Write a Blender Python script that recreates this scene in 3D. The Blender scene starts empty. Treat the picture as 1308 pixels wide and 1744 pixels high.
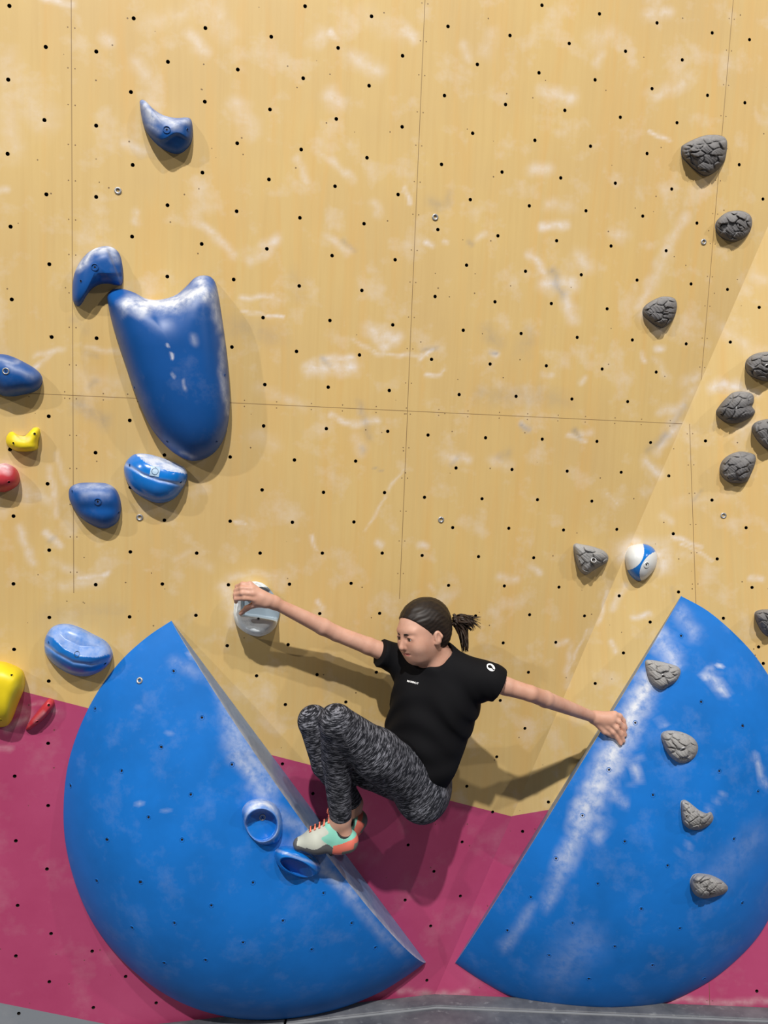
import bpy, bmesh, math, random
import numpy as np
from mathutils import Vector, Matrix
from mathutils.bvhtree import BVHTree
random.seed(4); rng = np.random.default_rng(7)
scene = bpy.context.scene

# ------------------------------------------------------------------ camera, world, lights, exposure
F_PX, PITCH, CAM_Z = 1250.0, 0.1034, 1.46
cam_d = bpy.data.cameras.new('camera'); cam = bpy.data.objects.new('camera', cam_d)
scene.collection.objects.link(cam); scene.camera = cam
cam_d.sensor_fit = 'VERTICAL'; cam_d.sensor_height = 36.0; cam_d.lens = F_PX / 1744 * 36.0
cam.location = (0, 0, CAM_Z); cam.rotation_euler = (math.pi/2 + PITCH, 0, 0)
cam_d.clip_start = 0.02

world = bpy.data.worlds.new('world'); scene.world = world; world.use_nodes = True
world.node_tree.nodes['Background'].inputs[0].default_value = (0.86, 0.93, 1.0, 1)
world.node_tree.nodes['Background'].inputs[1].default_value = 0.055

def spot(name, loc, target, watt, size, col):
    d = bpy.data.lights.new(name, 'AREA'); d.shape = 'DISK'; d.size = size; d.energy = watt; d.color = col
    o = bpy.data.objects.new(name, d); scene.collection.objects.link(o); o.location = loc
    o.rotation_euler = (Vector(target) - Vector(loc)).to_track_quat('-Z', 'Y').to_euler()
    return o
spot('ceiling_light_center_left', (-0.48, -8.32, 11.06), (0.1, 2.7, 1.0), 3250, 0.25, (1, .97, .92))
spot('ceiling_light_center_right', (3.11, -7.7, 11.89), (0.1, 2.7, 1.0), 1100, 0.25, (1, .97, .92))
spot('ceiling_light_left', (-8.57, -7.75, 7.53), (0.1, 2.7, 1.0), 850, 0.25, (1, .97, .92))
spot('ceiling_light_right', (10.38, -4.31, 7.11), (0.1, 2.7, 1.0), 460, 0.25, (1, .97, .92))

vs = scene.view_settings
vs.view_transform = 'Standard'; vs.look = 'None'; vs.gamma = 1.0; vs.use_curve_mapping = False; vs.exposure = -0.76

# ------------------------------------------------------------------ projection helpers
cp, sp = math.cos(PITCH), math.sin(PITCH)
CAMP = np.array([0, 0, CAM_Z])
def rays(px, py):
    px = np.asarray(px, float); py = np.asarray(py, float)
    xc = (px-654)/F_PX; zc = -(py-872)/F_PX
    return np.stack([xc, cp - zc*sp, sp + zc*cp], -1)
def project(P):
    P = np.asarray(P, float) - CAMP
    y = P[..., 1]*cp + P[..., 2]*sp; z = -P[..., 1]*sp + P[..., 2]*cp
    return 654 + F_PX*P[..., 0]/y, 872 - F_PX*z/y
YAW, TILT, Z0 = 0.1909, 0.2127, 2.4665
uM = np.array([math.cos(YAW), math.sin(YAW), 0]); nh = np.array([-math.sin(YAW), math.cos(YAW), 0])
vM = np.array([0, 0, 1])*math.cos(TILT) - nh*math.sin(TILT)
nM = np.cross(uM, vM)                       # towards the room
OM = np.array([0, Z0, CAM_Z])
def hit(px, py, O, n, h=0.0):
    d = rays(px, py); h = np.asarray(h, float)
    t = ((O - CAMP) @ n + h) / (d @ n)
    return CAMP + d * t[..., None]
def J(px, py, e): return hit(px, py, OM, nM, e)
A_, B_ = hit(1165, 715, OM, nM), hit(740, 1695, OM, nM)
vr = np.array([10.5/F_PX, 301/F_PX*sp, -301/F_PX*cp])
nR = np.cross(B_-A_, vr); nR /= np.linalg.norm(nR)
if nR[1] > 0: nR = -nR
vR = -vr/np.linalg.norm(vr); uR = np.cross(vR, nR); OR = A_.copy()
def uv(P, O, u, v): return np.stack([(P-O) @ u, (P-O) @ v], -1)
def crease_x(y): return 1165 - (y-715)*(425/980)
def plane_of(px, py): return ('R' if px > crease_x(py) else 'M')
PL = {'M': (OM, nM, uM, vM), 'R': (OR, nR, uR, vR)}

# ------------------------------------------------------------------ object helpers
def tag(o, label=None, cat=None, group=None, kind=None):
    for k, val in (('label', label), ('category', cat), ('group', group), ('kind', kind)):
        if val: o[k] = val
    return o
def mesh_obj(name, verts, faces, mats, parent=None, smooth=True, mat_idx=None):
    me = bpy.data.meshes.new(name)
    verts = np.asarray(verts, np.float32)
    if isinstance(faces, np.ndarray):
        nf, k = faces.shape
        me.vertices.add(len(verts)); me.vertices.foreach_set('co', verts.ravel())
        me.loops.add(nf*k); me.loops.foreach_set('vertex_index', faces.astype(np.int32).ravel())
        me.polygons.add(nf); me.polygons.foreach_set('loop_start', np.arange(0, nf*k, k, dtype=np.int32))
        me.update(calc_edges=True)
    else:
        me.from_pydata([tuple(map(float, v)) for v in verts], [], [tuple(int(i) for i in f) for f in faces]); me.update()
    for m in (mats if isinstance(mats, (list, tuple)) else [mats]): me.materials.append(m)
    if mat_idx is not None: me.polygons.foreach_set('material_index', np.asarray(mat_idx, np.int32))
    me.polygons.foreach_set('use_smooth', np.full(len(me.polygons), smooth))
    me.validate(); me.update()
    o = bpy.data.objects.new(name, me); scene.collection.objects.link(o)
    if parent is not None: o.parent = parent
    return o
def attr(o, name, vals):
    a = o.data.attributes.new(name, 'FLOAT', 'POINT'); a.data.foreach_set('value', np.asarray(vals, np.float32))
def vattr(o, name, vals):
    a = o.data.attributes.new(name, 'FLOAT_VECTOR', 'POINT'); a.data.foreach_set('vector', np.asarray(vals, np.float32).ravel())

def new_mat(name, base, rough=0.5, spec=0.5):
    m = bpy.data.materials.new(name); m.use_nodes = True
    b = m.node_tree.nodes['Principled BSDF']
    b.inputs['Base Color'].default_value = (*base, 1); b.inputs['Roughness'].default_value = rough
    b.inputs['Specular IOR Level'].default_value = spec
    return m
class NT:
    def __init__(s, m): s.t = m.node_tree; s.b = s.t.nodes['Principled BSDF']
    def n(s, typ, **kw):
        x = s.t.nodes.new(typ)
        for k, v in kw.items():
            if k[0] == 'i': x.inputs[int(k[1:])].default_value = v
            else: setattr(x, k, v)
        return x
    def l(s, a, b): s.t.links.new(a, b)
    def math(s, op, a, b=None, c=None, clamp=False):
        x = s.t.nodes.new('ShaderNodeMath'); x.operation = op; x.use_clamp = clamp
        for i, q in enumerate((a, b, c)):
            if q is None: continue
            if isinstance(q, (int, float)): x.inputs[i].default_value = q
            else: s.l(q, x.inputs[i])
        return x.outputs[0]
    def mix(s, fac, a, b):
        x = s.t.nodes.new('ShaderNodeMix'); x.data_type = 'RGBA'
        for i, q in ((0, fac), (6, a), (7, b)):
            if isinstance(q, (int, float)): x.inputs[i].default_value = q
            elif isinstance(q, tuple): x.inputs[i].default_value = (*q, 1)
            else: s.l(q, x.inputs[i])
        return x.outputs[2]
    def noise(s, vec, scale, detail=3, rough=0.5, dist=0.0):
        x = s.t.nodes.new('ShaderNodeTexNoise'); x.inputs['Scale'].default_value = scale
        x.inputs['Detail'].default_value = detail; x.inputs['Roughness'].default_value = rough
        x.inputs['Distortion'].default_value = dist
        if vec is not None: s.l(vec, x.inputs['Vector'])
        return x.outputs[0]
    def vscale(s, vec, sc):
        x = s.t.nodes.new('ShaderNodeVectorMath'); x.operation = 'MULTIPLY'; s.l(vec, x.inputs[0]); x.inputs[1].default_value = sc
        return x.outputs[0]
    def attr(s, name):
        x = s.t.nodes.new('ShaderNodeAttribute'); x.attribute_name = name; return x
    def rng(s, v, a, b, c=0.0, d=1.0):
        x = s.t.nodes.new('ShaderNodeMapRange'); s.l(v, x.inputs[0])
        for i, q in enumerate((a, b, c, d)): x.inputs[i+1].default_value = q
        return x.outputs[0]
def coords(N): return N.n('ShaderNodeTexCoord').outputs['Object']

CHALK = (0.72, 0.74, 0.78)
def chalk_mat(name, base, rough=0.45, chalk=CHALK, spec=0.5, var=0.12, bump=0.0, dust=0.12, nscale=38):
    m = new_mat(name, base, rough, spec); N = NT(m); co = coords(N)
    big = N.noise(co, 5.0, 4, .6); fine = N.noise(co, nscale, 6, .65)
    c1 = N.mix(N.rng(big, .3, .7, 0, 1), tuple(x*(1-var) for x in base), tuple(min(1, x*(1+var)) for x in base))
    a = N.attr('chalk').outputs['Fac']
    f = N.math('MULTIPLY', a, N.rng(fine, .30, .58, .35, 1.15), clamp=True)
    d = N.math('MULTIPLY', N.rng(N.noise(co, 9, 6, .7), .52, .75, 0, 1), dust)
    c2 = N.mix(N.math('MAXIMUM', f, d), c1, chalk)
    N.l(c2, N.b.inputs['Base Color'])
    r = N.math('ADD', rough, N.math('MULTIPLY', f, .35)); N.l(r, N.b.inputs['Roughness'])
    if bump:
        bn = N.n('ShaderNodeBump'); bn.inputs['Strength'].default_value = bump; bn.inputs['Distance'].default_value = .004
        N.l(N.noise(co, 130, 5, .7), bn.inputs['Height']); N.l(bn.outputs[0], N.b.inputs['Normal'])
    return m

M_DARK = new_mat('hole_dark', (0.012, 0.008, 0.006), .8, .2)
M_BLUE = chalk_mat('blue_polyurethane', (0.005, 0.080, 0.315), .40, dust=.07, spec=.35)
M_BLUEG = chalk_mat('bright_blue_gloss', (0.005, 0.170, 0.60), .22, dust=.05)
M_VOL = chalk_mat('blue_fibreglass', (0.008, 0.150, 0.53), .5, dust=.07, spec=.18)
M_SIDE = chalk_mat('blue_grey_side', (0.065, 0.16, 0.35), .35, dust=.08)
M_GREY = chalk_mat('grey_rock_resin', (0.145, 0.14, 0.145), .8, chalk=(.5, .49, .48), bump=.5, dust=.25, spec=.25)
M_GREYL = chalk_mat('light_grey_rock_resin', (0.27, 0.265, 0.265), .8, chalk=(.6, .6, .6), bump=.5, dust=.35, spec=.25)
M_YEL = chalk_mat('yellow_resin', (0.80, 0.62, 0.010), .45, chalk=(.55, .5, .3), dust=.08)
M_RED = chalk_mat('red_resin', (0.52, 0.035, 0.05), .45, dust=.2)
M_WHITE = chalk_mat('white_resin_shaded_scoop', (0.26, 0.33, 0.39), .55, chalk=(.80, .86, .90), dust=.2)  # blue-grey base paints the hand's shade in the scoop, plus its bare rubber
M_BALLW = chalk_mat('white_gloss', (0.72, 0.74, 0.75), .35, dust=.1)
M_METAL = new_mat('bolt_metal', (0.45, 0.45, 0.46), .4); M_METAL.node_tree.nodes['Principled BSDF'].inputs['Metallic'].default_value = .7
M_BOLTD = new_mat('bolt_dark', (0.05, 0.05, 0.055), .5)

# ------------------------------------------------------------------ walls
def wall_mat(name, seams, paint, wood1, wood2, grey=None):
    """seams: list of ('u'|'v', value, from, to); paint: (u0,v0,slope_fn points) below which the maroon starts"""
    m = new_mat(name, wood1, .5, .35); N = NT(m)
    p = N.attr('pc').outputs['Vector']
    s = N.n('ShaderNodeSeparateXYZ'); N.l(p, s.inputs[0]); U, V = s.outputs[0], s.outputs[1]
    big = N.noise(p, 1.6, 4, .55); grain = N.noise(N.vscale(p, (60, 2.2, 1)), 1.0, 5, .6, .4)
    grain2 = N.noise(N.vscale(p, (12, 1.1, 1)), 1.0, 4, .6, 1.0)
    c = N.mix(N.rng(big, .35, .65), wood1, wood2)
    c = N.mix(N.math('MULTIPLY', N.rng(grain, .42, .7), .16), c, tuple(x*f for x, f in zip(wood1, (.72, .62, .5))))
    c = N.mix(N.math('MULTIPLY', N.rng(grain2, .48, .72), .46), c, tuple(x*f for x, f in zip(wood1, (1.02, .86, .66))))
    # paint bands
    (mu, mv), ms = paint
    line = N.math('ADD', mv, N.math('MULTIPLY', N.math('SUBTRACT', U, mu), ms))
    isp = N.math('LESS_THAN', V, line)
    pn = N.mix(N.rng(N.noise(p, 4, 5, .6), .3, .7), (0.40, 0.048, 0.135), (0.45, 0.066, 0.165))
    c = N.mix(isp, c, pn)
    if grey:
        (gu, gv), gs = grey
        l2 = N.math('ADD', gv, N.math('MULTIPLY', N.math('SUBTRACT', U, gu), gs))
        c = N.mix(N.math('LESS_THAN', V, l2), c, (0.22, 0.24, 0.27))
    # smears of chalk and of boot rubber
    n1 = N.noise(p, 26, 6, .65); n2 = N.noise(p, 7, 5, .6)
    ch = N.math('MULTIPLY', N.attr('chalk').outputs['Fac'], N.rng(n1, .28, .62, .25, 1.15), clamp=True)
    soft = N.math('MULTIPLY', N.math('MULTIPLY', N.rng(n2, .53, .74), .34), N.math('SUBTRACT', 1.0, N.math('MULTIPLY', isp, .75)))
    c = N.mix(N.math('MAXIMUM', ch, soft), c, (0.78, 0.72, 0.69))
    gr = N.math('MULTIPLY', N.attr('grime').outputs['Fac'], N.rng(n1, .3, .6, .5, 1.5), clamp=True)
    c = N.mix(gr, c, (0.25, 0.24, 0.24))
    # screw holes
    vo = N.n('ShaderNodeTexVoronoi'); vo.inputs['Scale'].default_value = 24; N.l(p, vo.inputs['Vector'])
    sc = N.n('ShaderNodeSeparateColor'); N.l(vo.outputs['Color'], sc.inputs[0])
    dot = N.math('MULTIPLY', N.math('LESS_THAN', vo.outputs['Distance'], .062), N.math('LESS_THAN', sc.outputs[0], .42))
    c = N.mix(N.math('MULTIPLY', dot, .8), c, (0.10, 0.055, 0.03))
    for ax, val, a, b in seams:
        w = (U, V) if ax == 'u' else (V, U)
        on = N.math('LESS_THAN', N.math('ABSOLUTE', N.math('SUBTRACT', w[0], val)), .0011)
        on = N.math('MULTIPLY', on, N.math('MULTIPLY', N.math('GREATER_THAN', w[1], a), N.math('LESS_THAN', w[1], b)))
        c = N.mix(N.math('MULTIPLY', on, .75), c, (0.16, 0.09, 0.04))
        # pairs of screw heads either side of the joint
        du = N.math('SUBTRACT', N.math('ABSOLUTE', N.math('SUBTRACT', w[0], val)), .0095)
        dv = N.math('SUBTRACT', N.math('PINGPONG', w[1], .105), .05)
        rr = N.math('ADD', N.math('MULTIPLY', du, du), N.math('MULTIPLY', dv, dv))
        sd = N.math('MULTIPLY', N.math('LESS_THAN', rr, .0021**2), N.math('MULTIPLY', N.math('GREATER_THAN', w[1], a), N.math('LESS_THAN', w[1], b)))
        c = N.mix(N.math('MULTIPLY', sd, .8), c, (0.13, 0.07, 0.035))
    N.l(c, N.b.inputs['Base Color'])
    bn = N.n('ShaderNodeBump'); bn.inputs['Strength'].default_value = .12; bn.inputs['Distance'].default_value = .002
    N.l(grain, bn.inputs['Height']); N.l(bn.outputs[0], N.b.inputs['Normal'])
    return m

HOLES = """519.6,10.6 632.8,27.8 763,45 462,62.6 575.8,81.6 685.6,95 405,118.5 516.4,133.3 628.6,146 459.8,186.4 572.7,202.6 684.9,216 404,244 513,254.6
625,268.7 458,305.6 570.6,317.2 678,331.3 403,359.8 510.8,371 620,381 454.5,423.8 565.6,435.4 673,442.4 286,105.3 348.8,173.2 349.8,47.8 227.7,31.3 164,87.8
223,156.8 163.8,214 226,281 344.8,294 163.8,335.4 285.3,349.5 225,403 343.5,415.5 509.6,487 616.3,494.6 561.9,545.8 668.9,553.3 505,598.5 612.3,604.6
559,659.4 663,665 449,725.4 555.8,730 660.4,734.6 392,778.3 501.5,783.4 605.7,785.3 446.4,834.4 551,838.5 654.9,839 392,887.6 498,889.5 602.8,889 280,886
222,940 335,942 163,995.8 276.5,994.7 389,996 220.7,1050.6 333.7,1048 387,1099.7 729,741 827,745.6 923.5,748 1016.7,751.8 1108,753.7 776.7,797 872,799.6
966,802.5 1058,804.3 723,847 821,849.5 915.4,851 1008,853.5 771,898.6 866.6,899.7 959.8,902.7 1050.5,901.6 83.8,937 22.9,994.4 84,1051.6 24,1106 83,1160
1201.5,751 1139,810.5 1212.6,851.7 1270.7,898.8 1146.7,909 1221.5,951.9 1280.8,1000.5 1054.5,1014.8 1155.6,1008.2 1107.3,1059.5 1232,1053 1293,523.5
1243.8,582.6 1061.8,1112 1013.7,1164 1292,1101.8 813,109.7 757,162.8 805,227 752,280 855,293 801,340 745.7,391 848,401.6 794.6,451.6 923,9 1021,23.6 1119,39
1213,56 1276.5,67.6 868.6,60.5 969.5,74 1065.4,87.3 1162,102 918,124 1013.5,136 1110.5,151 1205,162.4 1268.6,175 861,178 962,188 1056.5,199.7 1153,209
911,239 1005.7,249 1102,261.5 1259,280.5 955,303 1144,322 1299.4,339 901.5,350.6 998,359 1094.7,368 1187,380 948,410 1040.7,419 1134.5,427 1048,312
895,462 990,468 1085,477 1177,483.6 741,505 843,514 939,517 1034,526 789,562.5 887.5,568 983,574.6 1077,579 1168.7,585.6 735,612 834.7,620 930.5,623
1025.5,628.5 1117.6,633.7 782,672 879,675 974,679.6 1069,684 1239,493 16,10 78,80 14,135.6 75.7,204.5 13,262 79,331 18,386 285,471 398,476 164.5,576
395,591 221,716 162.7,771 280,775 83,709 81,824 23,879 222,830 17,765.6 88,574 20,510 84,450 493,995 598,993.5 544.6,1045 646.6,1044.6 490.6,1098 437,1151
540,1149 641,1145 810,1049 857,1095 852,1193 801,1243 894,1240.5 900,1145 443,942 549,942 651,942 719,946 815,948 909,950 764,997 859,998 952,1000
902,1047 995.5,1049 946.6,1094 486,1200 589,1195.6 82,1266 25,1322 82,1372 27,1432 80,1480 30,1542 87,1590 27,1628 157,1620 84,1672 32,1726 159,1716
214,1663 266,1708 481,1301 533,1351.5 744.5,1388 695,1439 787,1434 890,1416 739,1484 690,1533 784,1526 733.5,1577 727,1669.5 795,1339 839,1383 934,1366
846,1289 1289,1688 1300,1130 451,655 448,541 452,538"""
holes = [tuple(map(float, h.split(','))) for h in HOLES.split()]

# chalk marks: x1,y1,x2,y2,half width px, strength
MARKS = """40,160,70,200,34,.35 10,100,20,260,25,.3 75,-4,125,5,9,.8 175,60,190,75,12,.5 235,110,260,150,16,.4 325,55,345,90,13,.6 370,20,385,60,22,.35
0,330,12,325,8,.7 215,240,245,255,12,.6 232,362,234,375,9,.7 335,380,400,435,10,.55 350,390,370,405,7,.7 405,180,425,225,20,.45 540,75,550,60,16,.5
560,165,575,180,18,.7 600,95,640,120,18,.55 690,55,700,65,14,.8 565,55,575,65,9,.8 510,270,520,310,9,.5 545,255,600,310,8,.55 640,350,648,365,10,.55
693,318,700,345,5,.8 725,412,735,414,7,.95 757,410,762,412,5,.7 455,418,470,410,14,.8 430,440,460,425,12,.6 560,400,590,425,10,.5 815,410,830,400,7,.6
905,290,930,292,14,.6 925,155,975,165,16,.65 925,385,965,386,9,1 935,350,975,355,13,.35 900,430,925,460,9,.85 930,480,975,485,18,.9 965,500,975,540,14,.7
985,440,1000,455,18,.55 1045,395,1060,400,15,.45 1110,160,1160,145,14,.5 1100,25,1135,25,13,.6 1105,225,1145,237,4,.8 1170,365,1135,430,11,.55
1140,430,1085,520,13,.5 1090,530,1130,560,14,.55 1120,590,1130,592,7,.8 1095,600,1100,615,5,.6 1010,70,1040,60,20,.35 1015,110,1020,95,12,.45
410,510,460,500,6,.75 410,532,482,537,4,1 450,500,475,510,5,.6 525,625,600,630,15,1 545,612,600,612,8,.8 630,560,670,575,16,.8 600,580,640,600,5,.6
640,600,720,606,4,.75 720,612,738,598,5,1 728,640,752,642,4,1 752,640,760,632,3,.9 640,575,655,590,11,.8 565,705,600,725,6,.95 600,725,640,718,8,.85
605,750,615,770,12,.5 835,595,845,605,6,.85 890,720,900,730,7,.7 965,742,995,750,5,.9 990,738,1005,735,8,.6 925,640,940,640,7,.6 1130,700,1165,690,12,.7
1165,650,1185,640,14,.4 1100,790,1120,810,11,.75 1120,770,1150,730,11,.6 1135,750,1160,720,9,.7 1140,730,1180,660,13,.4 765,780,795,785,11,.65 840,785,860,790,14,.4 1030,840,1050,855,4,.6
85,795,95,880,7,.55 100,770,110,820,6,.4 80,910,105,930,8,.95 45,640,95,600,6,.65 60,605,110,598,6,.5 10,800,45,845,22,.5 40,840,80,850,14,.45
30,900,60,960,9,.6 130,985,180,975,7,.9 105,1000,170,985,12,.5 95,960,135,980,11,.35 400,890,420,893,5,.8 530,915,535,940,4,.7 640,920,650,926,7,.7
715,930,730,934,7,.7 905,965,920,975,8,.6 850,985,880,990,9,.55 690,800,620,900,3,.5 380,1000,400,1060,14,.6 390,985,420,985,9,.5
425,975,470,980,7,.4 545,1025,550,1035,6,.8 540,1040,560,1050,9,.3 1070,940,1120,940,26,.9 1085,925,1130,960,20,.8 1060,1000,1040,1040,8,.6 1080,1055,1110,1045,6,.9
1145,915,1190,935,5,.8 1160,930,1210,955,4,.7 1130,880,1145,890,8,.5 1280,980,1300,985,6,.85 1215,660,1260,660,13,1 1235,655,1290,670,9,.8 1120,610,1130,640,8,.4
965,1170,975,1100,7,.4 950,1100,965,1090,7,.55 1045,1095,1050,1110,6,.7 1030,1010,1020,1060,5,.7 1000,1070,965,1160,3,.5 990,650,1000,640,5,.5 1285,470,1300,480,14,.35
1230,560,1300,610,16,.35 0,1205,50,1215,9,.35 10,1245,45,1225,8,.45 50,1200,75,1195,4,.4 80,1195,95,1210,5,.4 0,1275,20,1275,6,.3 550,1200,600,1240,10,.15 730,1000,740,1010,5,.4
680,1690,800,1690,7,.35 500,1610,520,1650,9,.15 1110,1702,1308,1708,8,.35 1240,1480,1308,1500,4,0.1 150,590,220,600,6,.4 135,640,200,650,20,.22 440,665,520,690,12,.3 435,740,470,760,16,.25
300,950,330,935,9,.25 330,950,360,965,10,.25 620,20,680,60,20,.25 250,40,320,20,20,.25 830,90,840,60,16,.3 790,75,800,95,11,.4 1150,860,1250,840,12,.2"""
GRIME = """735,340,745,350,12,.35 760,350,765,330,8,.25 150,600,165,605,7,.3 160,650,150,660,7,.3 125,545,150,560,12,.2 400,560,470,570,26,.22 300,650,330,700,20,.2
130,690,180,720,18,.35 820,670,960,680,20,.2 720,600,745,595,5,.4 615,690,625,750,8,.35 888,722,900,730,6,.6 975,735,985,745,7,.5 940,460,960,500,10,.5 835,597,845,602,4,.6
830,560,850,585,14,.25 890,600,905,570,18,.2 1105,770,1140,740,8,.4 1150,720,1170,690,10,.3 612,762,618,770,6,.35 545,610,560,625,5,.4 800,413,808,418,5,.5 600,425,585,405,5,.3
80,1050,200,1040,26,.15 30,700,60,780,22,.2 720,1695,760,1697,8,.5 850,780,865,765,9,.3 85,925,95,918,5,.4 510,505,500,470,18,.12 770,790,780,780,5,.3 560,1160,600,1170,18,.15
1185,850,1195,835,5,.35 1150,1020,1145,1000,5,.3 640,800,655,803,2,.6 380,680,350,660,14,.2"""
def parse(s): return [tuple(map(float, a.split(','))) for a in s.split()]
def stroke_field(px, py, marks):
    out = np.zeros(len(px), np.float32)
    px, py = px + 3*np.sin(py*.04+px*.02)+1.2*np.sin(py*.19+px*.05), py + 3*np.sin(px*.04-py*.015)+1.2*np.sin(px*.2+1)
    for x1, y1, x2, y2, w, k in marks:
        sel = np.where((px > min(x1, x2)-2.2*w) & (px < max(x1, x2)+2.2*w) & (py > min(y1, y2)-2.2*w) & (py < max(y1, y2)+2.2*w))[0]
        if not len(sel): continue
        dx, dy = x2-x1, y2-y1; L = dx*dx+dy*dy+1e-6
        t = np.clip(((px[sel]-x1)*dx+(py[sel]-y1)*dy)/L, 0, 1)
        d = np.hypot(px[sel]-x1-t*dx, py[sel]-y1-t*dy)/w
        ww = np.hypot(np.sin(px[sel]*.09+py[sel]*.05+x1), np.cos(py[sel]*.11+y1))*.25
        out[sel] = np.maximum(out[sel], k*.92*np.clip(1.1-(d+ww)*.68, 0, 1)**1.4)
    return out

def build_wall(name, key, u0, u1, v0, v1, keep, mat, res=0.008, depth=.018):
    O, n, u, v = PL[key]
    nu = int((u1-u0)/res); nv = int((v1-v0)/res)
    us = u0 + np.arange(nu+1)*res; vs_ = v0 + np.arange(nv+1)*res
    UU, VV = np.meshgrid(us, vs_, indexing='ij')
    W = O + UU[..., None]*u + VV[..., None]*v
    px, py = project(W)
    q = keep(px, py)
    cell = q[:-1, :-1] | q[1:, :-1] | q[:-1, 1:] | q[1:, 1:]
    hs = []
    for hx, hy in holes:
        if plane_of(hx, hy) != key: continue
        a, b = uv(hit(hx, hy, O, n), O, u, v)
        i, j = int(round((a-u0)/res)), int(round((b-v0)/res))
        if i < 3 or j < 3 or i > nu-3 or j > nv-3 or not cell[i-2:i+2, j-2:j+2].all(): continue
        cell[i-2:i+2, j-2:j+2] = False; hs.append((a, b, i, j))
    idx = np.arange((nu+1)*(nv+1)).reshape(nu+1, nv+1)
    ii, jj = np.where(cell)
    quads = np.stack([idx[ii, jj], idx[ii+1, jj], idx[ii+1, jj+1], idx[ii, jj+1]], -1)
    verts = [W.reshape(-1, 3)]; pc = [np.stack([UU.ravel(), VV.ravel(), 0*UU.ravel()], -1)]; nv0 = (nu+1)*(nv+1)
    extra = []; mi = []
    ring = [(2, k) for k in range(-2, 2)] + [(2-k, 2) for k in range(4)] + [(-2, 2-k) for k in range(4)] + [(-2+k, -2) for k in range(4)]
    for a, b, i, j in hs:
        base = nv0; R = .0058
        pts = []
        for dz, rr in ((0, 1), (-depth, 1)):
            for (di, dj) in ring:
                th = math.atan2(dj, di); x, y = a+R*rr*math.cos(th), b+R*rr*math.sin(th)
                pts.append((x, y, dz))
        pts = np.array(pts)
        verts.append(O + pts[:, :1]*u + pts[:, 1:2]*v + pts[:, 2:]*n); pc.append(pts*[1, 1, 0]); nv0 += 32
        for k in range(16):
            k2 = (k+1) % 16
            o1, o2 = idx[i+ring[k][0], j+ring[k][1]], idx[i+ring[k2][0], j+ring[k2][1]]
            extra.append((o1, o2, base+k2, base+k)); mi.append(0)
            extra.append((base+k, base+k2, base+16+k2, base+16+k)); mi.append(1)
        for k in range(1, 8):  # fan of quads for the bottom
            extra.append((base+16+k-1, base+16+k, base+16+15-k, base+16+(16-k) % 16)); mi.append(1)
    V_ = np.concatenate(verts); PCs = np.concatenate(pc)
    faces = np.concatenate([quads, np.array(extra)]); mi = np.concatenate([np.zeros(len(quads)), mi])
    used = np.unique(faces); remap = np.zeros(len(V_), int); remap[used] = np.arange(len(used))
    V_, PCs, faces = V_[used], PCs[used], remap[faces]
    o = mesh_obj(name, V_, faces, [mat, M_DARK], smooth=False, mat_idx=mi)
    X, Y = project(V_)
    attr(o, 'chalk', stroke_field(X, Y, parse(MARKS))); attr(o, 'grime', stroke_field(X, Y, parse(GRIME)))
    vattr(o, 'pc', PCs)
    tag(o, kind='structure')
    return o
def uvp(px, py, key):
    O, n, u, v = PL[key]; return uv(hit(px, py, O, n), O, u, v)
def line_of(p, q, key):
    a, b = uvp(*p, key), uvp(*q, key); return (float(a[0]), float(a[1])), float((b[1]-a[1])/(b[0]-a[0]))
vseam = float(np.mean([uvp(124, 672, 'M')[1], uvp(650, 703, 'M')[1], uvp(1100, 715.5, 'M')[1]]))
u1 = float(uvp(123, 400, 'M')[0]); u2 = float(np.mean([uvp(719, 100, 'M')[0], uvp(706, 430, 'M')[0]]))
u3 = float(uvp(1232, 200, 'M')[0])
mM = wall_mat('birch_plywood', [('v', vseam, -9, float(uvp(1170, 715, 'M')[0])), ('u', u1, float(uvp(123, 1010, 'M')[1]), 9), ('u', u2, vseam, 9), ('u', float(uvp(690, 797, 'M')[0]), float(uvp(690, 1020, 'M')[1]), vseam), ('u', u3, vseam, 9)],
              line_of((150, 1206), (870, 1390), 'M'), (0.655, 0.465, 0.188), (0.60, 0.42, 0.18), grey=line_of((0, 1708), (170, 1742), 'M'))
sR = uvp(1168, 722, 'R'), uvp(1192, 1040, 'R')
mR = wall_mat('birch_plywood_right', [('u', float(sR[0][0]*.5+sR[1][0]*.5), -9, float(sR[0][1]))],
              line_of((870, 1390), (935, 1379), 'R'), (0.68, 0.49, 0.21), (0.62, 0.44, 0.19))
wallM = build_wall('wall_back', 'M', -2.1, 2.1, -1.56, 2.6, lambda x, y: x < crease_x(y)+14, mM)
wallR = build_wall('wall_right', 'R', -1.2, 1.9, -2.15, 1.8, lambda x, y: (x > crease_x(y)-14), mR)

# ------------------------------------------------------------------ floor mats
def base_pt(px, py, key):
    O, n, u, v = PL[key]; P = hit(px, py, O, n); P = P - v*(P[2]/v[2]); return P
def mat_mat():
    m = new_mat('dark_grey_vinyl', (0.105, 0.11, 0.125), .55, .4); N = NT(m); co = coords(N)
    c = N.mix(N.rng(N.noise(co, 9, 6, .65), .35, .7), (0.08, 0.085, 0.10), (0.16, 0.165, 0.18))
    c = N.mix(N.math('MULTIPLY', N.rng(N.noise(co, 30, 6, .7), .58, .75), .6), c, (.34, .35, .36))
    N.l(c, N.b.inputs['Base Color']); return m
M_MAT = mat_mat(); M_STITCH = new_mat('pale_welt', (0.22, 0.23, 0.25), .6)
bM0 = base_pt(-500, 1790, 'M'); bS = base_pt(491, 1718, 'M'); bC = base_pt(740, 1695, 'M'); bR1 = base_pt(1900, 1760, 'R')
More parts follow.
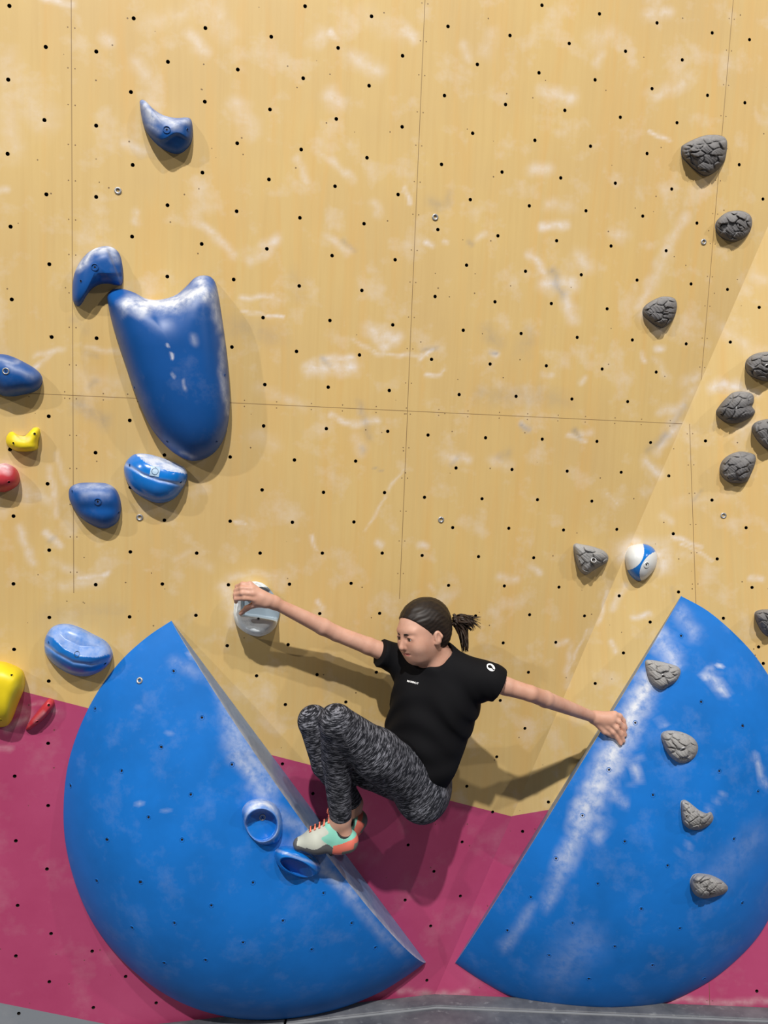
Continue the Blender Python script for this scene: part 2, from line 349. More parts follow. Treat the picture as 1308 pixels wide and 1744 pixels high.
def prism(name, poly, z0, z1, mat, parent=None, bev=.012):
    bm = bmesh.new(); vs0 = [bm.verts.new((p[0], p[1], z0)) for p in poly]; f = bm.faces.new(vs0)
    r = bmesh.ops.extrude_face_region(bm, geom=[f])
    for g in r['geom']:
        if isinstance(g, bmesh.types.BMVert): g.co.z = z1
    bmesh.ops.recalc_face_normals(bm, faces=bm.faces)
    bmesh.ops.bevel(bm, geom=[e for e in bm.edges], offset=bev, segments=3, affect='EDGES', profile=.6)
    me = bpy.data.meshes.new(name); bm.to_mesh(me); bm.free(); me.materials.append(mat)
    for p in me.polygons: p.use_smooth = True
    o = bpy.data.objects.new(name, me); scene.collection.objects.link(o)
    if parent: o.parent = parent
    return o
def strip_along(pts, w0, w1):
    """polygon between offsets w0..w1 in front of a polyline of base points"""
    a = [(p[0], p[1]-w0) for p in pts]; b = [(p[0], p[1]-w1) for p in reversed(pts)]
    return a+b
gap = .004
xs = bS[0]
for nm, pts, xa, xb, lab in (
    ('crash_mat', [bM0, bS - np.array([gap, 0, 0])], bM0[0], xs-gap, 'dark grey vinyl crash mat under the left blue volume, ending at the joint'),
    ('crash_mat', [bS + np.array([gap, 0, 0]), bC, bR1], xs+gap, bR1[0], 'dark grey vinyl crash mat running from the joint under the right blue volume')):
    m_ = prism(nm, [(p[0], p[1]-.005) for p in pts] + [(xb, -1.5), (xa, -1.5)], -.30, -.003, M_MAT)
    tag(m_, lab, 'crash mat', 'crash mats on the gym floor')
    prism('cover_strip', strip_along(pts, .012, .085), -.006, .006, M_MAT, m_, .005)
    prism('welt', strip_along(pts, .086, .0895), -.006, .002, M_STITCH, m_, .001)
fl = prism('floor', [(-6, -6), (6, -6), (6, 6), (-6, 6)], -.40, -.30, new_mat('dark_floor', (.06, .06, .065), .8), None, .001)
tag(fl, kind='structure')

# ------------------------------------------------------------------ blue volumes
def catmull(pts, n, closed=True):
    P = np.asarray(pts, float); m = len(P); out = []
    segs = m if closed else m-1
    for s in range(segs):
        g = lambda k: P[(s+k) % m] if closed else P[min(max(s+k, 0), m-1)]
        p0, p1, p2, p3 = g(-1), g(0), g(1), g(2)
        for t in np.linspace(0, 1, 12, endpoint=False):
            out.append(.5*((2*p1)+(-p0+p2)*t+(2*p0-5*p1+4*p2-p3)*t*t+(-p0+3*p1-3*p2+p3)*t**3))
    if not closed: out.append(P[-1])
    out = np.array(out)
    if closed: out = np.vstack([out, out[:1]])
    L = np.r_[0, np.cumsum(np.hypot(*np.diff(out, axis=0).T))]
    t = np.linspace(0, L[-1], n+1)[:n if closed else n+1]
    return np.stack([np.interp(t, L, out[:, 0]), np.interp(t, L, out[:, 1])], -1)

SURF = []      # list of BVH trees that rays can land on
def add_surf(o):
    me = o.data; SURF.append((o, BVHTree.FromPolygons([tuple(v.co) for v in me.vertices], [tuple(p.vertices) for p in me.polygons])))
def cast(px, py, objs=None):
    d = Vector(rays(px, py)).normalized(); best = None
    for o, t in SURF:
        if objs is not None and o not in objs: continue
        r = t.ray_cast(Vector(CAMP), d)
        if r[0] is not None and (best is None or r[3] < best[3]): best = r
    if best is None: return None
    P = np.array(best[0]); n = np.array(best[1])
    if n @ np.array(d) > 0: n = -n
    return P, n, best[3]

def volume(arc, chordmid, key, H, marks, label, power=1.0, grow=0.0, lean=(0, 0)):
    O, n, u, v = PL[key]
    A = catmull(arc, 120, closed=False); auv = np.array([uvp(x, y, key) for x, y in A]); C = uvp(*chordmid, key)
    # force the two ends on a straight chord through C
    rs = np.sin(np.linspace(0, math.pi/2, 46)); rs[0] = 0
    V_, ch = [], []; ca, cb = uvp(*arc[0], key), uvp(*arc[-1], key); cd = (cb-ca)/np.linalg.norm(cb-ca); cl = np.linalg.norm(cb-ca)/2
    base = []
    for r in rs:
        P2 = C + r*(auv-C); h = H*(1-r**2)**power*(1+grow*((P2-C)@cd)/cl)[:, None] + .085*np.sin(np.linspace(0, math.pi, len(auv)))[:, None]*2.6*r*(1-r*r); base.append(O + P2[:, :1]*u + P2[:, 1:]*v - n*.004); P2 = P2 + np.array(lean)*h
        V_.append(O + P2[:, :1]*u + P2[:, 1:]*v + n*(h - (.004 if r == 1 else 0)))
    base = np.array(base); base += np.where(base[..., 2:] < 0, -base[..., 2:]/v[2], 0)*v
    V_ = np.array(V_); V_ += np.where(V_[..., 2:] < 0, -V_[..., 2:]/v[2], 0)*v; nr, na = V_.shape[:2]
    idx = np.arange(nr*na).reshape(nr, na)
    fc = np.stack([idx[:-1, :-1], idx[:-1, 1:], idx[1:, 1:], idx[1:, :-1]], -1).reshape(-1, 4)
    # drop degenerate centre row: collapse to centre vertex
    idx[0, :] = 0
    fc = np.stack([idx[:-1, :-1], idx[:-1, 1:], idx[1:, 1:], idx[1:, :-1]], -1).reshape(-1, 4)
    tri = [(0, int(a[2]), int(a[3])) for a in fc[:na-1]]; quad = [tuple(int(i) for i in a) for a in fc[na-1:]]
    o = mesh_obj('climbing_volume', V_.reshape(-1, 3), tri+quad, M_VOL)
    bm = bmesh.new(); bm.from_mesh(o.data); bmesh.ops.delete(bm, geom=[x for x in bm.verts if not x.link_faces], context='VERTS')
    bmesh.ops.recalc_face_normals(bm, faces=bm.faces); bm.to_mesh(o.data); bm.free()
    co = np.array([tuple(x.co) for x in o.data.vertices]); X, Y = project(co)
    attr(o, 'chalk', stroke_field(X, Y, marks)); tag(o, label, 'climbing volume', 'large blue half dome volumes')
    # flat side along the chord
    ridge = np.concatenate([V_[::-1, 0], V_[1:, -1]]); foot = np.concatenate([base[::-1, 0], base[1:, -1]])
    rows = []
    for k in range(5): rows.append(ridge*(1-k/4)+foot*(k/4))
    rows = np.array(rows); nb = rows.shape[1]; ix = np.arange(5*nb).reshape(5, nb)
    fs = np.stack([ix[:-1, :-1], ix[:-1, 1:], ix[1:, 1:], ix[1:, :-1]], -1).reshape(-1, 4)
    s = mesh_obj('side_panel', rows.reshape(-1, 3), fs, M_SIDE, o, smooth=False); s['label'] = 'grey-blue worn flat side'
    rim = []
    attr(s, 'chalk', np.tile(np.r_[.6, .15, .12, .12, .12][:, None], (1, nb)).ravel())
    # rounded rim bead along the ridge
    add_surf(o); SURF.append((o, BVHTree.FromPolygons([tuple(x) for x in rows.reshape(-1, 3)], [tuple(int(i) for i in f) for f in fs])))
    return o
def frame_of(n):
    n = n/np.linalg.norm(n); a = np.cross([0, 0, 1], n); a /= np.linalg.norm(a); return a, np.cross(n, a), n
def disc(name, P, n, r, mat, parent, h=.0006, seg=14, inner=None, depth=.003, tilt=None):
    """a little ring / plug: outer lip of radius r, hollow of radius inner going down"""
    a, b, n = frame_of(n); V_, Fc, mi = [], [], []
    rad = [(r, -.002), (r, h), (r*.82, h*1.6+.0004)]
    if inner: rad += [(inner, h), (inner*.96, -depth if depth < h else h-depth), (0.0001, h-depth)]
    else: rad += [(0.0001, h*1.7+.0004)]
    for q, z in rad:
        for k in range(seg):
            t = 2*math.pi*k/seg; V_.append(P + a*q*math.cos(t)+b*q*math.sin(t)+n*z)
    for i in range(len(rad)-1):
        for k in range(seg):
            k2 = (k+1) % seg; Fc.append((i*seg+k, i*seg+k2, (i+1)*seg+k2, (i+1)*seg+k)); mi.append(1 if (inner and i >= 3) or (inner and i == 2 and False) else 0)
    return mesh_obj(name, V_, Fc, [mat, M_DARK], parent, mat_idx=mi)
def tnut(vol, pts):
    for x, y in pts:
        c = cast(x, y, [vol])
        if c is None: continue
        P, n, _ = c
        disc('bolt_hole', P, n, .0082, M_VOL, vol, h=.0004, inner=.0070, depth=.0002)

volL = volume([(292, 1057), (250, 1085), (205, 1126), (165, 1180), (135, 1240), (115, 1305), (108, 1375), (112, 1440), (130, 1510), (160, 1575), (205, 1632), (262, 1680), (325, 1713), (400, 1732), (480, 1735), (560, 1722), (640, 1692), (690, 1663), (725, 1638)],
              (508, 1347), 'M', .205,
              parse("""400,1250,460,1340,22,.45 330,1110,365,1150,7,.9 360,1150,410,1260,10,.45 405,1290,430,1320,16,.6 430,1340,520,1420,16,.35 520,1440,600,1530,12,.5 340,1110,350,1125,4,1
              380,1180,400,1290,18,.3 410,1300,450,1350,15,.5 300,1130,340,1150,14,.2 590,1530,680,1620,12,.25 220,1195,240,1205,3,.5 280,1245,285,1248,3,.6 275,1380,280,1384,3,.7 235,1370,240,1373,3,.7 310,1370,320,1372,2,.6 490,1440,560,1470,18,.35"""),
              'big blue half dome volume at left with two ring shaped holds on it', .78, .25)
volR = volume([(1160, 1015), (1205, 1040), (1250, 1078), (1290, 1122), (1325, 1180), (1350, 1250), (1362, 1330), (1355, 1420), (1332, 1510), (1295, 1590), (1235, 1652), (1175, 1690), (1110, 1716), (1030, 1730), (950, 1722), (880, 1702), (820, 1670), (775, 1640)],
              (967, 1327), 'R', .165,
              parse("""1105,1160,1040,1290,24,1 1090,1200,1060,1250,28,.8 1040,1290,990,1390,26,.9 1010,1370,960,1470,20,.6 960,1470,930,1540,15,.35 1120,1080,1140,1120,24,.55 1160,1040,1180,1080,16,.3
              1080,1290,1080,1330,8,.6 1050,1350,1060,1370,10,.5 1140,1110,1150,1130,8,.8 1210,1140,1225,1170,8,.6 1225,1165,1235,1180,9,.75 1228,1135,1232,1145,3,.8 1200,1145,1210,1165,3,.8 1290,1290,1300,1340,6,.5
              1120,1230,1130,1240,5,.6 1030,1400,1020,1430,12,.4 900,1550,860,1610,14,.25 1160,1450,1170,1440,6,.3 1195,1395,1230,1350,5,.2 1000,1600,950,1660,40,.15 1220,1500,1290,1420,30,.12"""),
              'big blue half dome volume at right, chalked edge, four grey holds on it', .78, .1, (-.23, .14))
tnut(volL, [(296,1143),(162,1207),(344,1222),(274,1272),(207,1313),(395,1302),(120,1338),(325,1353),(253,1392),(310,1430),(183,1430),(431,1503),(482,1568),(551,1521),(414,1605),(531,1617),(599,1572),(639,1614),(360,1542),(240,1502),(297,1572),(350,1635),(165,1500),(225,1580),(280,1640)])
tnut(volR, [(1194,1195),(1082,1231),(1264,1236),(1037,1311),(1225,1313),(1291,1348),(1112,1354),(992,1389),(1064,1433),(1250,1429),(1137,1474),(947,1462),(1018,1505),(1092,1548),(1264,1538),(975,1572),(1160,1083),(864,1585),(1158,1581),(1047,1612),(935,1627),(1111,1644),(1003,1667),(1199,1667),(904,1528)])

# ------------------------------------------------------------------ holds
def prof(r, a=2.0, b=2.0): return (1-np.clip(r, 0, 1)**a)**(1/b)
def hold(name, outline, surf, H, peak, mat, label, cat='climbing hold', group=None, a=2.2, b=2.0, feat=None, chalk=None, nseg=96, nring=34, mats=None, matfn=None, bolts=(), smooth=True):
    """surf: 'M' / 'R' or a volume object; outline and peak in photo pixels of the visible shape"""
    if isinstance(surf, str): O, n = PL[surf][0], PL[surf][1]
    else:
        c = cast(*peak, [surf]); O, n = c[0] - c[1]*.004, c[1]
    Ol = catmull(outline, nseg); pk = np.array(peak, float)
    rs = np.sin(np.linspace(0, math.pi/2, nring)); rs = np.r_[rs[1:], 1.0]
    X, Y, R, HH = [], [], [], []
    for q, r in enumerate(rs):
        P = pk + r*(Ol-pk); X.append(P[:, 0]); Y.append(P[:, 1]); R.append(np.full(nseg, r))
        h = H*prof(R[-1], a, b)
        if feat is not None: h = h + feat(P[:, 0], P[:, 1], R[-1], h)
        if q == len(rs)-2: h = np.maximum(h*0+.004, 0)
        if q == len(rs)-1: h = h*0 - .012
        HH.append(h)
    X, Y, HH = map(np.array, (X, Y, HH))
    hc = H + (feat(np.array([pk[0]]), np.array([pk[1]]), np.zeros(1), np.array([H]))[0] if feat is not None else 0)
    W = hit(X.ravel(), Y.ravel(), O, n, HH.ravel()); Wc = hit(pk[0], pk[1], O, n, hc)
    # the buried ring sits straight behind the rim, along the surface normal
    W = W.reshape(len(rs), nseg, 3); W[-1] = W[-2] - n*.014; W = W.reshape(-1, 3)
    V_ = np.vstack([W, Wc[None]]); nr = len(rs); idx = np.arange(nr*nseg).reshape(nr, nseg); nx = np.roll(idx, -1, 1)
    quads = np.stack([idx[:-1], nx[:-1], nx[1:], idx[1:]], -1).reshape(-1, 4)
    faces = [tuple(map(int, f)) for f in quads] + [(nr*nseg, int(nx[0, k]), int(idx[0, k])) for k in range(nseg)] + [tuple(int(i) for i in idx[-1])]
    mi = None
    if matfn:
        Xf = np.r_[X.ravel(), pk[0]]; Yf = np.r_[Y.ravel(), pk[1]]
        mi = [matfn(Xf[list(f)].mean(), Yf[list(f)].mean()) if len(f) < 5 else 0 for f in faces]
    o = mesh_obj(name, V_, faces, mats or mat, smooth=smooth, mat_idx=mi)
    bm = bmesh.new(); bm.from_mesh(o.data); bmesh.ops.recalc_face_normals(bm, faces=bm.faces); bm.to_mesh(o.data); bm.free()
    Xa = np.r_[X.ravel(), pk[0]]; Ya = np.r_[Y.ravel(), pk[1]]
    attr(o, 'chalk', chalk(Xa, Ya) if callable(chalk) else (stroke_field(Xa, Ya, parse(chalk)) if chalk else np.zeros(len(Xa))))
    tag(o, label, cat, group); add_surf(o)
    for bx, by, kind in bolts:
        c = cast(bx, by, [o])
        if c is None: continue
        P, nn, _ = c
        if kind == 'b': disc('bolt', P, nn, .010, M_METAL, o, h=.0012, inner=.0062, depth=.0008)
        elif kind == 'd': disc('bolt_socket', P, nn, .011, mat, o, h=.0012, inner=.0085, depth=.0008)
        else: disc('screw_hole', P, nn, .0048, mat, o, h=.0003, inner=.0038, depth=.0001)
    return o

def seg_d(x, y, pts):
    """pixel distance to a polyline"""
    d = np.full(np.shape(x), 1e9)
    for (x1, y1), (x2, y2) in zip(pts[:-1], pts[1:]):
        dx, dy = x2-x1, y2-y1; t = np.clip(((x-x1)*dx+(y-y1)*dy)/(dx*dx+dy*dy+1e-9), 0, 1)
        d = np.minimum(d, np.hypot(x-x1-t*dx, y-y1-t*dy))
    return d
GB = 'blue holds on the plywood'
# claw hold, top left
hold('climbing_hold', [(238,178),(239,171),(244,170),(250,174),(262,186),(278,196),(300,201),(318,200),(326,205),(328,222),(326,240),(318,253),(305,261),(290,259),(270,248),(252,228),(243,208)],
     'M', .062, (285, 222), M_BLUE, 'blue crescent hold highest on the wall, its upper edge pale with chalk', group=GB, a=2.6,
     feat=lambda x, y, r, h: .006*np.clip((y-seg_y(x))/6, -1, 1)*(1-r**2)*-1 if False else -.012*np.clip((y-(232+6*np.sin((x-262)*.12)))/6, 0, 1)*(1-r**6),
     chalk='245,180,262,205,13,.9 262,200,300,212,13,.85 300,208,320,206,8,.6 255,215,270,225,8,.5', bolts=[(284, 221, 'd'), (319, 221, 's')])
# hook hold
hold('climbing_hold', [(124,510),(124,480),(131,455),(148,432),(168,421),(188,420),(202,430),(208,450),(209,475),(207,484),(200,486),(185,483),(170,484),(157,491),(147,503),(138,518),(131,521)],
     'M', .062, (166, 452), M_BLUE, 'blue hook shaped hold just above left of the largest hold', group=GB, a=2.8,
     feat=lambda x, y, r, h: -.014*np.clip((x-(183+(y-430)*.42))/4, 0, 1)*(1-r**8)-.008*np.clip((y-466)/3, 0, 1)*np.clip((x-165)/6, 0, 1)*(1-r**8),
     chalk='135,455,165,425,8,.9 165,425,195,425,10,.95 190,430,198,445,9,.6', bolts=[(161.5, 455, 'd'), (138, 479, 's')])
# the largest hold
big_out = [(183,512),(184,500),(192,493),(208,492),(228,498),(250,509),(275,510),(300,502),(318,487),(332,473),(348,469),(362,474),(370,492),(378,540),(386,600),(391,660),(391,700),(384,740),(366,770),(340,784),(315,782),(285,762),(255,725),(230,670),(210,610),(192,555)]
def ss(t): t = np.clip(t, 0, 1); return t*t*(3-2*t)
def big_feat(x, y, r, h):
    lip = 516 - 24*np.clip((x-290)/60, 0, 1)**1.3 + 0*x
    up = ss((lip+6-y)/34)
    dish = np.exp(-((x-278)/48)**2)*ss((590-y)/100)
    return -up*.55*h - .018*dish*(1-r**3)
hold('climbing_hold', big_out, 'M', .135, (300, 600), M_BLUE, 'largest blue hold, long shield shape with a white chalked scooped lip', group=GB, a=3.2, b=2.2, feat=big_feat, nseg=140, nring=60,
     chalk='215,520,250,528,16,1.1 240,520,300,516,17,1.15 300,512,345,495,17,1.1 345,480,352,505,13,1 340,500,365,505,18,.6 365,520,372,560,9,.5 378,580,384,680,7,.45 283,590,284,592,3,.9 289,604,290,612,3,.8 293,640,296,643,4,.5 325,570,330,580,8,.25 380,650,386,700,5,.5 305,773,330,782,4,.5 315,650,318,665,4,.4',
     bolts=[(229, 660, 's'), (383, 639, 's'), (285, 752, 's'), (369, 752, 's')])
# left edge blue hold
hold('climbing_hold', [(-50,620),(-30,607),(0,603),(20,607),(45,619),(62,630),(71,642),(70,655),(60,666),(35,673),(10,675),(-10,667),(-45,650)], 'M', .070, (12, 634), M_BLUE,
     'blue rounded wedge hold cut by the left edge of the photo', group=GB, a=2.4, chalk='20,620,60,640,9,.25 -20,612,30,615,6,.4', bolts=[(10, 632, 'b')])
# banded glossy hold A
def bandf(line, depth=.010):
    return lambda x, y, r, h: -depth*np.clip((np.interp(x, [p[0] for p in line], [p[1] for p in line])-y)/5, 0, 1)*(1-r**8)
lineA = [(205, 770), (232, 774), (248, 788), (262, 795), (290, 803), (325, 808)]; lineA2 = [(212, 790), (225, 797), (245, 809), (270, 818), (300, 824), (322, 826)]
def above(x, y, ln): return y < np.interp(x, [p[0] for p in ln], [p[1] for p in ln])
hA = hold('climbing_hold', [(211,800),(213,790),(220,780),(232,773),(255,774),(285,783),(304,791),(315,798),(319,808),(317,820),(309,835),(297,849),(280,856),(264,856),(250,851),(234,842),(222,830),(214,815)],
     'M', .080, (264, 818), M_BLUEG, 'glossy blue hold with pale top and small square mark below the largest hold', group=GB, a=2.6, nseg=120, nring=44,
     feat=lambda x, y, r, h: -.45*h*np.clip((np.interp(x, *zip(*lineA))-y)/16, 0, 1)-.004*np.exp(-((y-np.interp(x, *zip(*lineA2)))/2.5)**2),
     chalk=lambda X, Y: np.maximum(.75*above(X, Y, lineA)*(X > 232), .42*np.exp(-((Y-np.interp(X, *zip(*lineA2)))/3.2)**2)), bolts=[(221, 792, 's'), (308, 821, 's')])
hold('climbing_hold', [(117,840),(121,829),(135,823),(160,822),(182,824),(197,834),(205,853),(205,874),(198,891),(180,900),(158,895),(136,880),(121,858)], 'M', .065, (166, 856), M_BLUE,
     'blue rounded hold with one dark bolt hole, left below the glossy one', group=GB, a=2.5,
     feat=lambda x, y, r, h: -.006*np.exp(-((y-866)/10)**2)*(1-r**4), chalk='130,828,190,832,9,.45 140,840,185,845,12,.25', bolts=[(166.5, 854, 'd'), (123, 837, 's'), (202, 873, 's')])
lineC = [(76, 1078), (92, 1088), (110, 1106), (135, 1118), (165, 1120), (195, 1112)]
lineC2 = [(70, 1092), (95, 1112), (125, 1128), (155, 1132), (195, 1122)]
hC = hold('climbing_hold', [(76,1106),(77,1087),(88,1069),(108,1063),(130,1067),(155,1079),(180,1093),(191,1111),(188,1127),(170,1144),(145,1152),(119,1148),(95,1134),(80,1118)], 'M', .085, (135, 1108), M_BLUEG,
     'glossy blue hold on the plywood just above left of the left volume', group=GB, a=2.6, nseg=120, nring=44,
     feat=lambda x, y, r, h: -.35*h*np.clip((np.interp(x, *zip(*lineC))-y)/18, 0, 1)-.004*np.exp(-((y-np.interp(x, *zip(*lineC2)))/2.5)**2),
     chalk=lambda X, Y: np.maximum(.30*above(X, Y, lineC), .3*np.exp(-((Y-np.interp(X, *zip(*lineC2)))/3.5)**2)), bolts=[(83, 1094, 's'), (179, 1130, 's')])
# square maker's marks on the two glossy holds
def decal(name, polys, parent, mats, objs, off=.0012):
    V_, Fc, mi = [], [], []
    for pts, k in polys:
        s = len(V_)
        for x, y in pts:
            c = cast(x, y, objs)
            if c is None: return None
            V_.append(c[0]+c[1]*off*(1+.4*k))
        Fc.append(tuple(range(s, len(V_)))); mi.append(k)
    return mesh_obj(name, V_, Fc, mats, parent, smooth=False, mat_idx=mi)
M_MARKP = new_mat('mark_pale', (.40, .55, .72), .4); M_MARKD = new_mat('mark_dark', (.04, .10, .2), .4)
def maker_mark(cx, cy, s, rot, o, dark):
    q = []
    c_, s_ = math.cos(rot), math.sin(rot); T = lambda a, b: (cx+a*c_-b*s_, cy+a*s_+b*c_)
    n = 4
    if dark:
        for i in range(n):
            for j in range(n):
                a0, b0 = -s+2*s*i/n, -s+2*s*j/n; w = 2*s/n
                q.append(([T(a0, b0), T(a0+w, b0), T(a0+w, b0+w), T(a0, b0+w)], 0))
    for k in range(20):
        t0, t1 = 2*math.pi*k/20, 2*math.pi*(k+1)/20; r0, r1 = s*.62, s*.74
        q.append(([T(r0*math.cos(t0), r0*math.sin(t0)), T(r1*math.cos(t0), r1*math.sin(t0)), T(r1*math.cos(t1), r1*math.sin(t1)), T(r0*math.cos(t1), r0*math.sin(t1))], 1))
    q.append(([T(-s*.06, -s*.9), T(s*.06, -s*.9), T(s*.06, s*.8), T(-s*.06, s*.8)], 1))
    decal('maker_mark', q, o, [M_MARKP, M_MARKD], [o])
maker_mark(264, 803, 8, .18, hA, True); maker_mark(131, 1114, 6.5, .3, hC, False)
# ring pockets on the left volume
def ringfeat(cx, cy, cxs, cys, Hh, cut=1.0):
    def f(x, y, r, h):
        q = np.sqrt(((x-cx)/cxs)**2+((y-cy)/cys)**2)
        inn = np.clip((1.06-q)/.16, 0, 1); return -(h-.012)*inn*inn*(3-2*inn)
    return f
hold('climbing_hold', [(413,1390),(414,1376),(426,1364),(448,1361),(467,1369),(478,1384),(481,1405),(479,1424),(470,1436),(450,1439),(432,1430),(419,1412)], volL, .062, (447, 1402), M_BLUEG,
     'upper of the two blue ring pockets on the left volume', group='blue ring pockets on the left volume', a=5, b=1.6, feat=ringfeat(445, 1406, 27, 27, .06), nring=60, nseg=110,
     chalk=lambda X, Y: .55*np.clip((1390-Y)/25, 0, 1)+.35*np.clip(1-np.abs(np.sqrt(((X-446)/32)**2+((Y-1402)/37)**2)-.9)/.15, 0, 1), bolts=[(447, 1392, 'b')])
hold('climbing_hold', [(468,1460),(470,1448),(483,1441),(503,1443),(528,1453),(543,1468),(546,1480),(539,1490),(520,1495),(496,1491),(477,1478)], volL, .07, (508, 1470), M_BLUEG,
     'lower of the two blue ring pockets, under the climbing shoe', group='blue ring pockets on the left volume', a=5, b=1.6, feat=lambda x, y, r, h: ringfeat(507, 1478, 29, 13, .06)(x-(y-1478)*.0, y-(x-507)*.36, r, h), nring=60, nseg=110,
     chalk=lambda X, Y: .4*np.clip(1-np.abs(Y-(1458+(X-500)*.35))/4, 0, 1), bolts=[])
# white hold under the hand, its scoop coloured darker for the hand's shade
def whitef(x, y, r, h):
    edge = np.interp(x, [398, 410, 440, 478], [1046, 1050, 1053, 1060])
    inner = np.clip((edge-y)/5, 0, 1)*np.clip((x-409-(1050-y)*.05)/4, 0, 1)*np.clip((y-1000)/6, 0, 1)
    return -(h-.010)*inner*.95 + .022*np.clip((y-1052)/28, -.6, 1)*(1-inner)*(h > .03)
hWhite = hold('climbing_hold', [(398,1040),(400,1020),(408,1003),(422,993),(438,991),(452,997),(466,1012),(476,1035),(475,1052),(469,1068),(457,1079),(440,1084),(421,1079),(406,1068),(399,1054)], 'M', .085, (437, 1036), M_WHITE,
     'round white scooped hold gripped by the climber\'s right hand', a=12, b=1.6, feat=whitef, nring=60, nseg=120, chalk=lambda X, Y: 1.2*np.clip((Y-np.interp(X, [398, 410, 440, 478], [1046, 1050, 1053, 1060])+3)/5, 0, 1)+1.2*(X < 410)+.9*(Y < 1000), bolts=[(440, 1054, 's')])  # mask whitens front and rim; the scoop keeps the painted shade

# grey rock-like holds
def rockf(seed, pts, H, cell=16.5, dep=.0085):
    g = np.random.default_rng(seed); P = np.array(pts); lo, hi = P.min(0)-6, P.max(0)+6
    k = int((hi-lo).prod()/(cell*cell))+4; S = lo+g.random((k, 2))*(hi-lo); an = g.uniform(-.9, .6); An = np.array([[math.cos(an), math.sin(an)], [-math.sin(an)*1.75, math.cos(an)*1.75]])*.8
    for _ in range(6):   # relax
        q = lo+g.random((3000, 2))*(hi-lo); w = (((q[:, None]-S[None])@An.T)**2).sum(-1).argmin(1)
        for i in range(k):
            if (w == i).any(): S[i] = S[i]*.4+q[w == i].mean(0)*.6
    ht = g.uniform(-.5, 1, k)*dep*.9; ang = g.uniform(-1, 1, (k, 2))*dep*.06
    def f(x, y, r, h):
        Q = np.stack([x, y], -1); Q = Q + 1.3*np.stack([np.sin(y*.31+seed), np.sin(x*.27+seed*2)], -1); D = np.sqrt((((Q[:, None]-S[None])@An.T)**2).sum(-1)); o = np.argsort(D, 1)
        d1 = np.take_along_axis(D, o[:, :1], 1)[:, 0]; d2 = np.take_along_axis(D, o[:, 1:2], 1)[:, 0]; i1 = o[:, 0]
        crack = np.exp(-((d2-d1)/1.5)**2)*(.55+.45*np.sin(x*.35+seed)*np.sin(y*.3))
        lump = ht[i1] + (ang[i1]*(Q-S[i1])).sum(-1) + dep*.25*(1-np.clip(d1/cell, 0, 1)**2)
        e = np.clip((1-r**2)*2.4, 0, 1)
        return (lump*(1-np.exp(-((d2-d1)/2.6)**2)) - crack*dep)*e + .0011*np.sin(x*1.3+y*.7+np.sin(y*.5))*np.sin(y*1.7+x*.3)*e
    return f
